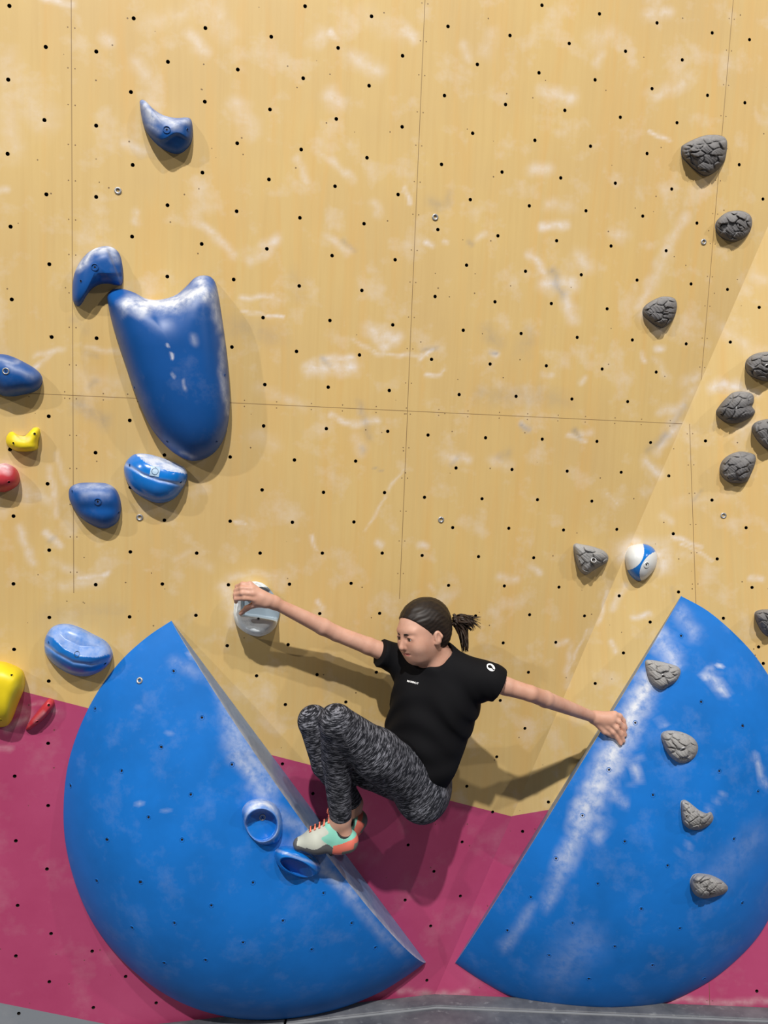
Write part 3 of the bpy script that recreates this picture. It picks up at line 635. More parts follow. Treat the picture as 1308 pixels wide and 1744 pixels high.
rocks = [
 ([(1161,252),(1165,246),(1185,236),(1205,230),(1228,231),(1238,240),(1237,262),(1232,278),(1215,295),(1200,299),(1185,290),(1171,277),(1162,266)], 'M', (1203,262), .042, M_GREY, 'largest dark grey rock textured hold, highest at the right', [(1211,263,'s')]),
 ([(1219,383),(1225,372),(1240,361),(1262,359),(1277,366),(1281,378),(1278,392),(1268,405),(1250,411),(1232,406),(1222,396)], 'M', (1250,385), .036, M_GREY, 'dark grey rock hold second from the top at the right', [(1260,384,'d'),(1228,385,'s')]),
 ([(1095,530),(1100,520),(1115,510),(1130,505),(1148,508),(1153,520),(1150,536),(1142,550),(1128,558),(1112,551),(1098,539)], 'M', (1125,531), .038, M_GREY, 'dark grey rock hold alone below left of the upper pair', [(1108,536,'s'),(1134,530,'d')]),
 ([(1270,625),(1272,613),(1285,603),(1308,599),(1325,604),(1333,620),(1325,640),(1308,649),(1290,645),(1275,637)], 'R', (1300,624), .06, M_GREY, 'grey rock hold at the right edge, upper of the two cut there side by side', [(1306,624,'b')]),
 ([(1220,703),(1225,692),(1237,678),(1250,668),(1268,667),(1282,672),(1284,684),(1281,692),(1286,701),(1280,710),(1262,719),(1243,721),(1228,714)], 'R', (1253,695), .05, M_GREY, 'grey rock hold with white chalk on the plywood above it', [(1256,696,'b'),(1229,706,'s')]),
 ([(1281,733),(1284,722),(1295,716),(1315,714),(1335,725),(1338,745),(1325,762),(1308,765),(1292,752)], 'R', (1308,738), .06, M_GREY, 'grey rock hold cut by the right edge, between the chalked one and the one below', []),
 ([(1226,800),(1230,786),(1242,775),(1260,769),(1280,772),(1287,778),(1286,790),(1280,805),(1272,820),(1258,823),(1240,820),(1230,811)], 'R', (1257,797), .05, M_GREY, 'grey rock hold lowest of the right hand cluster above the bare plywood', [(1265,797,'b'),(1240,814,'s')]),
 ([(977,932),(981,926),(990,927),(1010,931),(1028,938),(1036,948),(1033,958),(1020,966),(1010,972),(998,979),(988,972),(981,955)], 'M', (1006,950), .055, M_GREYL, 'pale grey jagged hold on the plywood left of the white and blue ball', [(1011,954,'b'),(987,955,'s')]),
 ([(1286,1050),(1289,1041),(1305,1038),(1330,1040),(1340,1060),(1325,1080),(1308,1084),(1295,1072)], 'R', (1308,1058), .055, M_GREY, 'grey rock hold cut by the right edge beside the top of the right volume', []),
 ([(1099,1127),(1110,1124),(1135,1129),(1155,1136),(1159,1146),(1152,1160),(1140,1168),(1127,1175),(1112,1167),(1103,1152)], volR, (1129,1149), .04, M_GREYL, 'grey fan shaped hold topmost on the right volume', [(1129,1153,'b')]),
 ([(1126,1255),(1131,1246),(1145,1244),(1165,1248),(1182,1258),(1189,1272),(1185,1287),(1175,1296),(1160,1300),(1145,1292),(1134,1278)], volR, (1158,1272), .045, M_GREYL, 'round grey cracked hold second from the top on the right volume', [(1163,1275,'b')]),
 ([(1160,1370),(1164,1363),(1172,1365),(1190,1379),(1203,1385),(1211,1383),(1215,1394),(1208,1405),(1192,1413),(1175,1412),(1163,1400)], volR, (1184,1394), .045, M_GREYL, 'grey curved beak shaped hold third from the top on the right volume', [(1170,1390,'s'),(1194,1398,'s')]),
 ([(1176,1505),(1180,1492),(1190,1488),(1210,1490),(1230,1500),(1240,1512),(1233,1522),(1215,1528),(1196,1530),(1182,1522)], volR, (1207,1509), .055, M_GREYL, 'grey pointed hold lowest on the right volume', [(1216,1518,'s')]),
]
for k, (ol, s, pk, H, m, lab, bo) in enumerate(rocks):
    g = 'grey rock textured holds on the right volume' if s is volR else 'grey rock textured holds on the plywood'
    hold('rock_hold', ol, s, H, pk, m, lab, group=g, a=3.0, b=1.7, feat=rockf(40+k, ol, H), nseg=128, nring=46, bolts=bo,
         chalk=lambda X, Y, p=pk: .35*np.clip((p[1]-Y)/30, 0, 1))
# white and blue ball
def ballmat(x, y):
    # two white lobes, blue between them
    if ((x-1066)/31)**2+((y-938)/33)**2 < 1: return 0
    a = math.radians(-58); dx, dy = x-1113, y-967
    p, q = dx*math.cos(a)+dy*math.sin(a), -dx*math.sin(a)+dy*math.cos(a)
    return 0 if (p/31)**2+(q/20)**2 < 1 else 1
hold('ball_hold', [(1066,960),(1065,945),(1072,932),(1085,927),(1100,927),(1113,934),(1119,948),(1117,964),(1108,978),(1096,988),(1083,988),(1072,977)], 'R', .065, (1092,957), M_BALLW,
     'round white and blue gloss hold in the chalk patch near the wall fold', cat='climbing hold', a=2.0, b=2.0, nseg=160, nring=70, mats=[M_BALLW, M_BLUEG], matfn=ballmat, bolts=[(1101, 962, 'd')])
# yellow and red holds at the left edge
hold('climbing_hold', [(10,750),(13,740),(20,735),(29,740),(42,742),(52,733),(58,728),(66,729),(68,738),(65,752),(63,765),(48,769),(28,768),(14,760)], 'M', .045, (42, 756), M_YEL,
     'small yellow banana shaped screw-on hold near the left edge', group='yellow holds', a=3, feat=lambda x, y, r, h: -.012*np.exp(-(((x-38)/13)**2+((y-743)/7)**2)), chalk='25,748,45,746,7,.7', bolts=[(23, 755, 's'), (59, 739, 's')])
hold('climbing_hold', [(-60,1160),(-30,1130),(0,1127),(22,1133),(38,1143),(42,1158),(40,1175),(30,1200),(18,1230),(5,1238),(-20,1235),(-50,1215)], 'M', .10, (5, 1175), M_YEL,
     'large bright yellow hold at the left edge above the maroon paint', group='yellow holds', a=2.8, bolts=[(20, 1150, 's'), (1, 1226, 's')])
hold('climbing_hold', [(-30,805),(0,790),(15,791),(28,800),(33,814),(30,826),(15,836),(0,838),(-30,833)], 'M', .06, (4, 814), M_RED,
     'rounded red hold at the left edge with a chalky top', group='red holds', chalk='-20,795,15,798,11,.9', bolts=[(15, 821, 's')])
hold('climbing_hold', [(44,1243),(48,1232),(62,1214),(76,1197),(84,1190),(91,1193),(92,1201),(84,1214),(72,1227),(58,1238),(50,1243)], 'M', .035, (72, 1215), M_RED,
     'thin red sliver hold on the maroon paint beside the yellow one', group='red holds', a=3, chalk='60,1230,75,1212,5,.3', bolts=[(83, 1201, 's'), (63, 1229, 's')])
# spare bolts with washers left in the panels
for x, y, lab in ((201, 325, 'grey washer bolt in the plywood below the crescent hold'), (741, 370, 'grey washer bolt beside the upper middle panel seam'), (1198, 412, 'grey washer bolt left of the second rock hold from the top'),
                  (238, 881, 'grey washer bolt below the glossy blue hold'), (751, 885, 'grey washer bolt in the bare plywood above the climber'), (1232, 878, 'grey washer bolt below the lowest cluster rock hold'), (238, 1159, 'grey washer bolt near the top of the left volume')):
    if y == 1159: c = cast(x, y, [volL]); P, n = c[0], c[1]
    else: k = plane_of(x, y); P, n = hit(x, y, PL[k][0], PL[k][1]), PL[k][1]
    o = disc('washer_bolt', P, n, .0105, M_METAL, None, h=.0022, inner=.0045, depth=.0016)
    tag(o, lab, 'bolt', 'spare washer bolts')
# ------------------------------------------------------------------ climber: one implicit surface, clothing as inflated and cut copies
class Field:
    def __init__(s, lo, hi, vox):
        s.lo = np.array(lo, float); s.vox = vox
        s.n = (np.ceil((np.array(hi)-s.lo)/vox)).astype(int)+1
        s.D = np.full(s.n, .06, np.float32)
    def box(s, lo, hi):
        a = np.clip(np.floor((np.array(lo)-s.lo)/s.vox).astype(int), 0, s.n-1); b = np.clip(np.ceil((np.array(hi)-s.lo)/s.vox).astype(int)+1, 1, s.n)
        if (b <= a).any(): return None
        sl = tuple(slice(int(x), int(y)) for x, y in zip(a, b))
        g = [s.lo[i]+s.vox*np.arange(a[i], b[i]) for i in range(3)]
        return sl, g
    def grid(s, g): return g[0][:, None, None], g[1][None, :, None], g[2][None, None, :]
    def comb(s, sl, d, k, op='u'):
        A = s.D[sl]; d = d.astype(np.float32)
        if op == 'u': h = np.maximum(k-np.abs(A-d), 0)/max(k, 1e-6); s.D[sl] = np.minimum(A, d)-h*h*k*.25
        else:
            d = -d; h = np.maximum(k-np.abs(A-d), 0)/max(k, 1e-6); s.D[sl] = np.maximum(A, d)+h*h*k*.25
    def cone(s, p, q, r0, r1, k=.01, op='u', infl=0):
        p, q = np.array(p, float), np.array(q, float); r0 += infl; r1 += infl; R = max(r0, r1)+k+3*s.vox+.004
        bb = s.box(np.minimum(p, q)-R, np.maximum(p, q)+R)
        if bb is None: return
        sl, g = bb; x, y, z = s.grid(g); d = q-p; L = d@d+1e-12
        t = np.clip(((x-p[0])*d[0]+(y-p[1])*d[1]+(z-p[2])*d[2])/L, 0, 1)
        dist = np.sqrt((x-p[0]-t*d[0])**2+(y-p[1]-t*d[1])**2+(z-p[2]-t*d[2])**2)-(r0+(r1-r0)*t)
        s.comb(sl, dist, k, op)
    def ell(s, c, ax, r, k=.01, op='u', infl=0):
        c = np.array(c, float); ax = np.array(ax, float); r = np.array(r, float)+infl; R = np.sqrt(((ax.T*r)**2).sum(1))+k+3*s.vox+.004
        bb = s.box(c-R, c+R)
        if bb is None: return
        sl, g = bb; x, y, z = s.grid(g); x, y, z = x-c[0], y-c[1], z-c[2]
        u = [(ax[i, 0]*x+ax[i, 1]*y+ax[i, 2]*z) for i in range(3)]
        k0 = np.sqrt(sum((u[i]/r[i])**2 for i in range(3))); k1 = np.sqrt(sum((u[i]/r[i]**2)**2 for i in range(3)))
        s.comb(sl, k0*(k0-1)/np.maximum(k1, 1e-6), k, op)
    def cut(s, P, n, k=.002):
        """remove everything on the side the normal points to"""
        x, y, z = s.grid([s.lo[i]+s.vox*np.arange(s.n[i]) for i in range(3)])
        d = ((x-P[0])*n[0]+(y-P[1])*n[1]+(z-P[2])*n[2]).astype(np.float32)
        s.D = np.maximum(s.D, d)
    def mesh(s):
        D = s.D; n = D.shape; ins = (D < 0)
        c = np.zeros((n[0]-1, n[1]-1, n[2]-1), np.uint8)
        for a in (0, 1):
            for b in (0, 1):
                for d in (0, 1): c += ins[a:n[0]-1+a, b:n[1]-1+b, d:n[2]-1+d]
        cells = np.argwhere((c > 0) & (c < 8)); m = len(cells)
        cid = np.full((n[0]-1, n[1]-1, n[2]-1), -1, np.int32); cid[tuple(cells.T)] = np.arange(m)
        acc = np.zeros((m, 3)); cnt = np.zeros(m)
        corners = [(a, b, d) for a in (0, 1) for b in (0, 1) for d in (0, 1)]
        for p in corners:
            for ax in range(3):
                if p[ax]: continue
                q = list(p); q[ax] = 1
                d0 = D[tuple((cells+p).T)]; d1 = D[tuple((cells+q).T)]; x = (d0 < 0) != (d1 < 0)
                t = np.where(x, d0/(d0-d1+1e-12), 0); pos = np.tile(np.array(p, float), (m, 1)); pos[:, ax] += t
                acc += pos*x[:, None]; cnt += x
        V = s.lo+(cells+acc/cnt[:, None])*s.vox
        faces = []
        for ax in range(3):
            o1, o2 = [(1, 2), (2, 0), (0, 1)][ax]
            sl0 = [slice(None)]*3; sl1 = [slice(None)]*3; sl0[ax] = slice(0, -1); sl1[ax] = slice(1, None)
            a, b = ins[tuple(sl0)], ins[tuple(sl1)]; e = np.argwhere(a != b)
            ok = (e[:, o1] > 0) & (e[:, o2] > 0) & (e[:, o1] < n[o1]-1) & (e[:, o2] < n[o2]-1); e = e[ok]
            out = a[tuple(e.T)]
            u_ = np.zeros(3, int); u_[o1] = 1; w_ = np.zeros(3, int); w_[o2] = 1
            q = np.stack([cid[tuple((e-u_-w_).T)], cid[tuple((e-w_).T)], cid[tuple(e.T)], cid[tuple((e-u_).T)]], -1)
            q[~out] = q[~out][:, ::-1]; faces.append(q)
        return V, np.concatenate(faces)

def relax(V, F, it=2, lam=.5):
    e = np.concatenate([F[:, [0, 1]], F[:, [1, 2]], F[:, [2, 3]], F[:, [3, 0]]])
    e = np.concatenate([e, e[:, ::-1]])
    for _ in range(it):
        s = np.zeros_like(V); cnt = np.bincount(e[:, 0], minlength=len(V))
        for i in range(3): s[:, i] = np.bincount(e[:, 0], V[e[:, 1], i], len(V))
        V = V+lam*(s/cnt[:, None]-V)
    return V
def on_surf(px, py, off, objs=None):
    """point lying off metres in front (towards the camera) of whatever solid the pixel shows"""
    c = cast(px, py, objs); d = rays(px, py); d = d/np.linalg.norm(d)
    return c[0]-d*off
def nrm(v): v = np.asarray(v, float); return v/np.linalg.norm(v)

# --- skeleton
def JP(px, py, e): return J(px, py, e-.045)
sR_, sL_ = JP(681, 1121, .16), JP(822, 1157, .35)
eR_, eL_ = JP(573, 1079, .155), JP(902, 1183, .40)
wR_ = J(466, 1026, .145)
wL_ = on_surf(1026, 1232, .035, [volR]); wL_ = JP(1013, 1223, .30)
chest, waist, pelv = JP(742, 1186, .25), JP(724, 1266, .25), JP(728, 1332, .22)
neckb = JP(745, 1124, .26)
hipL, hipR = JP(714, 1342, .30), JP(712, 1335, .14)
kL, kR = JP(573, 1230, .44), JP(534, 1228, .28)
aL, aR = J(580, 1392, .285), J(601, 1368, .18)
sh_ax = nrm(sL_-sR_); up_t = nrm(JP(745, 1130, .25)-JP(724, 1275, .25)); fw_t = nrm(np.cross(sh_ax, up_t)); 
if fw_t[1] > 0: fw_t = -fw_t
sh_ax = nrm(np.cross(up_t, fw_t)) if np.cross(up_t, fw_t)@sh_ax > 0 else -nrm(np.cross(up_t, fw_t))
TX = np.array([sh_ax, fw_t, up_t])

# --- head frame
psi, pdn = math.radians(35), math.radians(11)
Fh = np.array([-math.cos(psi)*math.cos(pdn), -math.sin(psi)*math.cos(pdn), -math.sin(pdn)])
Lh = nrm(np.cross([0, 0, 1], Fh)); Uh = np.cross(Fh, Lh)
rl = math.radians(-3); Lh, Uh = Lh*math.cos(rl)+Uh*math.sin(rl), Uh*math.cos(rl)-Lh*math.sin(rl)
HX = np.array([Fh, Lh, Uh])
HS = .845; ear_w = JP(745, 1090, .33)
HC = ear_w - HS*(-.008*Fh+.072*Lh-.022*Uh)
H_ = lambda x, y, z: HC + HS*((x + .24*min(z, 0)*min(max(x/.08, 0), 1))*Fh + y*Lh + (z if z > 0 else z*.84)*Uh)

def head_prims(f, infl=0):
    E = lambda c, r, k=.02, op='u': f.ell(H_(*c), HX, np.array(r)*HS, k, op, infl)
    E((-.012, 0, .030), (.098, .074, .084), .02)
    E((.030, 0, -.030), (.060, .058, .080), .03)
    E((.050, 0, -.078), (.036, .040, .030), .025)
    f.cone(H_(-.01, 0.040, -.045), H_(.060, .015, -.092), .013, .011, .03)
    f.cone(H_(-.01, -.040, -.045), H_(.060, -.015, -.092), .013, .011, .03)
def face_detail(f):
    E = lambda c, r, k=.01, op='u': f.ell(H_(*c), HX, np.array(r)*HS, k*HS, op)
    C = lambda a, b, r0, r1, k=.01, op='u': f.cone(H_(*a), H_(*b), r0*HS, r1*HS, k*HS, op)
    E((.068, 0, .022), (.020, .050, .014), .018)                    # brow
    for s in (1, -1):
        E((.091, s*.031, -.004), (.013, .018, .011), .012, 's')     # eye sockets
        E((.0735, s*.030, .0015), (.0145, .0165, .0085), .006)           # lids over the eyes
        E((.093, s*.031, -.0045), (.014, .0145, .0056), .003, 's')
        E((.058, s*.038, -.038), (.026, .021, .022), .035)           # cheeks
    C((.086, 0, .006), (.110, 0, -.038), .0075, .0095, .010)         # nose
    C((.108, 0, -.040), (.094, 0, -.046), .0085, .008, .006)
    for s in (1, -1): E((.092, s*.009, -.044), (.010, .0055, .0065), .005)
    E((.078, 0, -.066), (.020, .026, .020), .012)                   # muzzle
    C((.090, -.015, -.0675), (.090, .015, -.0675), .0038, .0038, .005)
    C((.0885, -.013, -.0745), (.0885, .013, -.0745), .0046, .0046, .005)
    C((.100, -.024, -.0712), (.100, .024, -.0712), .0022, .0022, .003, 's')
    E((.076, 0, -.100), (.017, .019, .015), .012)                   # chin
    for s in (1,):
        f.cone(H_(-.006, s*.074, .002), H_(-.018, s*.080, -.012), .008, .008, .006)
        E((-.010, s*.076, -.016), (.016, .008, .026), .006)
        E((-.006, s*.084, -.012), (.008, .005, .015), .003, 's')
        C((.000, s*.073, -.038), (-.004, s*.073, -.044), .0065, .005, .004)
    E((-.010, -.075, -.016), (.016, .008, .026), .006)

def leg_prims(f, infl=0, which='LR', foot=True):
    c = lambda a, b, r0, r1, k=.022: f.cone(a, b, r0, r1, k, 'u', infl)
    f.ell(pelv*.5+(hipL+hipR)*.25+np.array([.0, 0, 0]), np.array([nrm(hipL-hipR), nrm(np.cross(up_t, nrm(hipL-hipR))), up_t]), (.145, .092, .090), .03, 'u', infl)
    if 'L' in which:
        mid = JP(641, 1284, .385)
        c(JP(714, 1343, .29), hipL, .079, .078); c(JP(718, 1340, .29), mid, .078, .071); c(mid, kL, .068, .048)
        calf = JP(574, 1292, .375)
        c(kL, calf, .046, .043, .008); c(calf, aL, .043, .031, .008)
        f.ell(kL+nrm(kL-hipL)*.004, np.eye(3), (.045, .045, .045), .008, 'u', infl)
    if 'R' in which:
        midr = JP(632, 1302, .22)
        c(JP(714, 1342, .14), hipR, .080, .080); c(hipR, midr, .080, .072); c(midr, kR, .064, .045)
        calf = JP(556, 1300, .26)
        c(kR, calf, .044, .044, .008); c(calf, aR, .044, .031, .008)

def torso_prims(f, infl=0):
    E = lambda c, r, k=.04: f.ell(c, TX, r, k, 'u', infl)
    E(chest+up_t*.02, (.128, .088, .125)); E(waist, (.112, .086, .12)); E(JP(726, 1318, .24), (.070, .072, .075))
    for s in (1, -1): E(chest+sh_ax*s*.055+fw_t*.062-up_t*.005, (.048, .028, .050), .04)
    f.cone(sR_+(chest-sR_)*.12, sL_+(chest-sL_)*.12, .044, .048, .04, 'u', infl)
    f.cone(chest+up_t*.06, neckb-up_t*.01, .070, .046, .04, 'u', infl)

def hand_prims(f, W, palm, fingers, thumb, k=.005):
    for a, b, r0, r1, kk in palm: f.cone(a, b, r0, r1, kk)
    for ch in fingers+thumb:
        for (p, r), (q, s) in zip(ch[:-1], ch[1:]): f.cone(p, q, r, s, k)

# right hand draped over the white hold
OW = [hWhite]
def hw(px, py, e): return J(px, py, e)
palmR = [(wR_, hw(446, 1018, .155), .021, .021, .012)]
knR = [hw(426, 995, .150), hw(429, 1003, .160), hw(431, 1011, .166), hw(434, 1020, .166)]
for kn in knR: palmR.append((hw(458, 1022, .152), kn, .014, .0088, .008))
palmR.append((hw(452, 1028, .157), hw(436, 1026, .160), .013, .010, .012))
fR = [[(knR[0], .0080), (hw(413, 995, .146), .0074), (hw(404, 999, .118), .0068), (hw(404, 1003, .100), .0060)],
      [(knR[1], .0084), (hw(412, 1002, .158), .0076), (hw(402, 1006, .132), .0070), (hw(401, 1010, .108), .0062)],
      [(knR[2], .0084), (hw(413, 1010, .165), .0077), (hw(401, 1013, .140), .0071), (hw(400, 1018, .112), .0063)],
      [(knR[3], .0084), (hw(416, 1018.5, .166), .0077), (hw(402, 1020, .146), .0071), (hw(402, 1025, .118), .0063)]]
tR = [[(hw(452, 1027, .158), .0125), (hw(432, 1030, .150), .0098), (hw(420, 1036, .135), .0084), (hw(410, 1045, .118), .0068)]]
# left hand closed over the edge of the right volume
def ls(px, py, off): return on_surf(px, py, off, [volR, wallR])
kn0 = [ls(1034, 1238, .030), ls(1039, 1230, .034), ls(1043, 1222, .034), ls(1047, 1216, .030)]
wL_ = ls(1040, 1215, .03)*0 + JP(1012, 1222, 0)
_w = project(kn0[1]); wL_ = CAMP + rays(1012, 1222)*((kn0[1]-CAMP)@np.array([0, cp, sp]) + .012)
palmL = []
for kn in kn0: palmL.append((wL_+(kn-wL_)*.12, kn, .0165, .0105, .010))
palmL.append((wL_, (kn0[1]+kn0[2])/2, .020, .014, .012))
fL = [[(kn0[0], .0092), (ls(1044, 1247, .024), .0085), (ls(1051, 1256, .013), .0076), (ls(1057, 1267, .007), .0066)],
      [(kn0[1], .0094), (ls(1050, 1240, .030), .0086), (ls(1057, 1250, .018), .0078), (ls(1062, 1262, .008), .0067)],
      [(kn0[2], .0090), (ls(1054, 1229, .030), .0083), (ls(1061, 1239, .018), .0075), (ls(1065, 1252, .008), .0064)],
      [(kn0[3], .0084), (ls(1056, 1219, .024), .0075), (ls(1062, 1227, .014), .0068), (ls(1066, 1240, .007), .0060)]]
tL = [[(wL_+(kn0[0]-wL_)*.25+np.array([0, 0, -.012]), .0125), (ls(1030, 1246, .024), .0098), (ls(1037, 1249, .018), .0085), (ls(1043, 1254, .010), .0070)]]
eL_ = JP(903, 1181, .36)

def arm_prims(f, infl=0):
    c = lambda a, b, r0, r1, k=.006: f.cone(a, b, r0, r1, k, 'u', infl)
    for s, e, w in ((sR_, eR_, wR_), (sL_, eL_, wL_)):
        c(s, s+(e-s)*.5, .032, .0275, .03); c(s+(e-s)*.5, e, .0275, .0245)
        m = e+(w-e)*.22; c(e, m, .0245, .0262); c(m, w, .0262, .0178)

# feet under the shoes
heelL, toeL = J(593, 1444, .285), J(503, 1437, .265)
def shoe_axes(heel, toe, upv):
    x = nrm(toe-heel); z = nrm(upv-(upv@x)*x); return np.array([x, np.cross(z, x), z])
SL = shoe_axes(heelL, toeL, nrm(JP(583, 1380, .3)-JP(588, 1440, .3)))
heelR, toeR = J(617, 1400, .18), J(560, 1450, .16)
SR = shoe_axes(heelR, toeR, nrm(JP(585, 1355, .24)-JP(606, 1400, .20)))
def foot_core(f, heel, toe, S, ank, infl=0):
    L = np.linalg.norm(toe-heel); x, y, z = S
    f.cone(ank, heel+z*.030+x*.012, .026, .024, .02, 'u', infl); f.cone(heel+z*.018+x*.004, heel+x*L*.55+z*.016, .025, .027, .02, 'u', infl)
    f.cone(heel+x*L*.5+z*.018, toe-x*.022+z*.004, .027, .016, .02, 'u', infl); f.cone(ank, heel+x*L*.50+z*.020, .022, .018, .02, 'u', infl)

# --- body: one continuous mesh
allp = np.array([wR_, wL_, kL, kR, heelL, toeL, HC, hipR, sL_, fR[0][-1][0], fL[3][-1][0], toeR])
lo, hi = allp.min(0)-.13, allp.max(0)+.13
lo[0] = fR[3][-1][0][0]-.03; hi[0] = fL[3][-1][0][0]+.03
body = Field(lo, hi, .0028)
torso_prims(body, -.006); arm_prims(body)
body.cone(neckb, H_(-.025, 0, -.045), .050, .046, .02)
body.cone(neckb+fw_t*.02-up_t*.02, H_(-.005, 0, -.070), .040, .036, .02)
leg_prims(body, -.003)
foot_core(body, heelL, toeL, SL, aL); foot_core(body, heelR, toeR, SR, aR)
head_prims(body); face_detail(body)
hand_prims(body, wR_, palmR, fR, tR); hand_prims(body, wL_, palmL, fL, tL)
Vb, Fb = body.mesh(); Vb = relax(Vb, Fb, 1, .4); del body

def skin_mat():
    m = new_mat('skin', (0.56, 0.31, 0.225), .5, .4); N = NT(m); co = coords(N)
    c = N.mix(N.rng(N.noise(co, 18, 4, .6), .3, .7), (0.52, 0.27, 0.19), (0.62, 0.36, 0.27))
    N.l(c, N.b.inputs['Base Color']); N.b.inputs['Subsurface Weight'].default_value = .06
    N.b.inputs['Subsurface Radius'].default_value = (.01, .004, .002); return m
M_SKIN = skin_mat(); M_LIP = new_mat('lips', (0.42, 0.14, 0.12), .45)
lc = (Vb-HC) @ HX.T / HS; lc[:, 2] = np.where(lc[:, 2] < 0, lc[:, 2]/.84, lc[:, 2]); lc[:, 0] -= .24*np.minimum(lc[:, 2], 0); fc = lc[Fb].mean(1)
lip = (fc[:, 0] > .084) & (np.abs(fc[:, 1]) < .020-.4*np.abs(fc[:, 2]+.0715)) & (fc[:, 2] < -.0655) & (fc[:, 2] > -.0785)
person = mesh_obj('person', Vb, Fb, [M_SKIN, M_LIP], mat_idx=lip.astype(int))
tag(person, 'climber in black t-shirt and grey marl leggings hanging between the two blue volumes', 'person')

# --- leggings
lg = Field(np.minimum.reduce([kR, kL, aL, aR, hipL, hipR])-.12, np.maximum.reduce([kR, kL, aL, aR, hipL, hipR])+.16, .0032)
leg_prims(lg, .002)
Vg, Fg = None, None
def cut_sphere(f, c, r):
    f.ell(c, np.eye(3), (r, r, r), .001, 's')
dl = nrm(aL-JP(574, 1292, .375)); dr = nrm(aR-JP(556, 1300, .26))
cutL = aL+dl*.004; cutR = aR+dr*.000
x, y, z = lg.grid([lg.lo[i]+lg.vox*np.arange(lg.n[i]) for i in range(3)])
for c0, dd in ((cutL, dl), (cutR, dr)):
    pl = (x-c0[0])*dd[0]+(y-c0[1])*dd[1]+(z-c0[2])*dd[2]; near = ((x-c0[0])**2+(y-c0[1])**2+(z-c0[2])**2) < .075**2
    lg.D = np.where(near, np.maximum(lg.D, pl), lg.D).astype(np.float32)
Vg, Fg = lg.mesh(); Vg = relax(Vg, Fg, 1, .4); del lg, x, y, z
limbs = [(hipL, kL), (kL, aL), (hipR, kR), (kR, aR)]
best = np.full(len(Vg), 1e9); fv = np.zeros((len(Vg), 3))
for i, (p, q) in enumerate(limbs):
    d = q-p; L = np.linalg.norm(d); d = d/L; t = (Vg-p)@d; tc = np.clip(t, -.05, L); dist = np.linalg.norm(Vg-p-tc[:, None]*d, axis=1)
    m_ = dist < best-.002*0; best = np.where(m_, dist, best)
    a = nrm(np.cross(d, [0.3, 1, .2])); b = np.cross(d, a)
    vec = np.stack([(t*1.0)+i*3.3, (Vg-p)@a, (Vg-p)@b], -1); fv[m_] = vec[m_]
def legging_mat():
    m = new_mat('marl_leggings', (.05, .05, .06), .8, .2); N = NT(m); v = N.attr('fv').outputs['Vector']
    n1 = N.noise(N.vscale(v, (480, 62, 62)), 1.0, 3, .6, .6); n2 = N.noise(N.vscale(v, (230, 40, 40)), 1.0, 2, .5)
    k = N.math('ADD', N.math('MULTIPLY', n1, .65), N.math('MULTIPLY', n2, .35))
    c = N.mix(N.rng(k, .49, .62), (.010, .011, .016), (.26, .265, .31)); N.l(c, N.b.inputs['Base Color']); return m
M_LEG = legging_mat()
leg_o = mesh_obj('leggings', Vg, Fg, M_LEG, person); vattr(leg_o, 'fv', fv)

# --- t-shirt
ts = Field(np.minimum.reduce([sR_, sL_, chest, waist, pelv])-.16, np.maximum.reduce([sR_, sL_, chest, waist, pelv])+.14, .003)
torso_prims(ts, .005)
ts.ell(chest-up_t*.03, TX, (.126, .094, .15), .06); ts.ell(JP(722, 1262, .26), TX, (.118, .098, .15), .06)
slR, slL = JP(647, 1111, .17), JP(849, 1170, .36)
ts.cone(sR_+(chest-sR_)*.10, slR+nrm(slR-sR_)*.02, .045, .047, .03); ts.cone(sL_+(chest-sL_)*.10, slL+nrm(slL-sL_)*.02, .049, .045, .03); ts.cone(JP(785, 1140, .31), JP(838, 1158, .355), .048, .047, .03)
ts.ell(JP(720, 1292, .25), TX, (.102, .100, .10), .05)
ts.ell(JP(748, 1326, .22), TX, (.050, .085, .065), .04)
ts.cone(neckb-up_t*.015, neckb+up_t*.004+sh_ax*.006, .062, .058, .02)
# folds
x, y, z = ts.grid([ts.lo[i]+ts.vox*np.arange(ts.n[i]) for i in range(3)])
fu = (x-chest[0])*sh_ax[0]+(y-chest[1])*sh_ax[1]+(z-chest[2])*sh_ax[2]; fz = (x-chest[0])*up_t[0]+(y-chest[1])*up_t[1]+(z-chest[2])*up_t[2]
fold = .0028*np.sin(75*(fz+.9*fu*fu/.1-.25*fu)+2.2*np.sin(11*fu+1))*np.exp(-((fz+.06)/.10)**2) + .0036*np.sin(60*(fz-.55*fu)+1.5*np.sin(16*fu))*np.exp(-((fz+.19)/.07)**2) + .0026*np.sin(38*fu+25*fz)
ts.D = (ts.D+fold).astype(np.float32); del fu, fz, fold
for c0, dd, s_ in ((slR, nrm(slR-sR_), sR_), (slL, nrm(np.array(slL-sL_)), sL_)):
    pl = (x-c0[0])*dd[0]+(y-c0[1])*dd[1]+(z-c0[2])*dd[2]; ts.D = np.maximum(ts.D, pl).astype(np.float32)
hemn = nrm(np.cross(JP(657, 1258, .3)-JP(768, 1350, .3), nM)); 
if hemn[2] > 0: hemn = -hemn
c0 = JP(768, 1349, .25); ts.D = np.maximum(ts.D, (x-c0[0])*hemn[0]+(y-c0[1])*hemn[1]+(z-c0[2])*hemn[2]).astype(np.float32)
ts.cone(JP(738, 1102, .30), JP(743, 1137, .37), .046, .033, .006, 's'); ts.cone(JP(744, 1112, .28), H_(-.02, 0, -.03), .049, .050, .004, 's')
Vt, Ft = ts.mesh(); Vt = relax(Vt, Ft, 2, .4); del ts, x, y, z
M_TEE = new_mat('black_jersey', (0.0045, 0.0045, 0.006), .8, .15)
tee = mesh_obj('t_shirt', Vt, Ft, M_TEE, person); add_surf(tee)

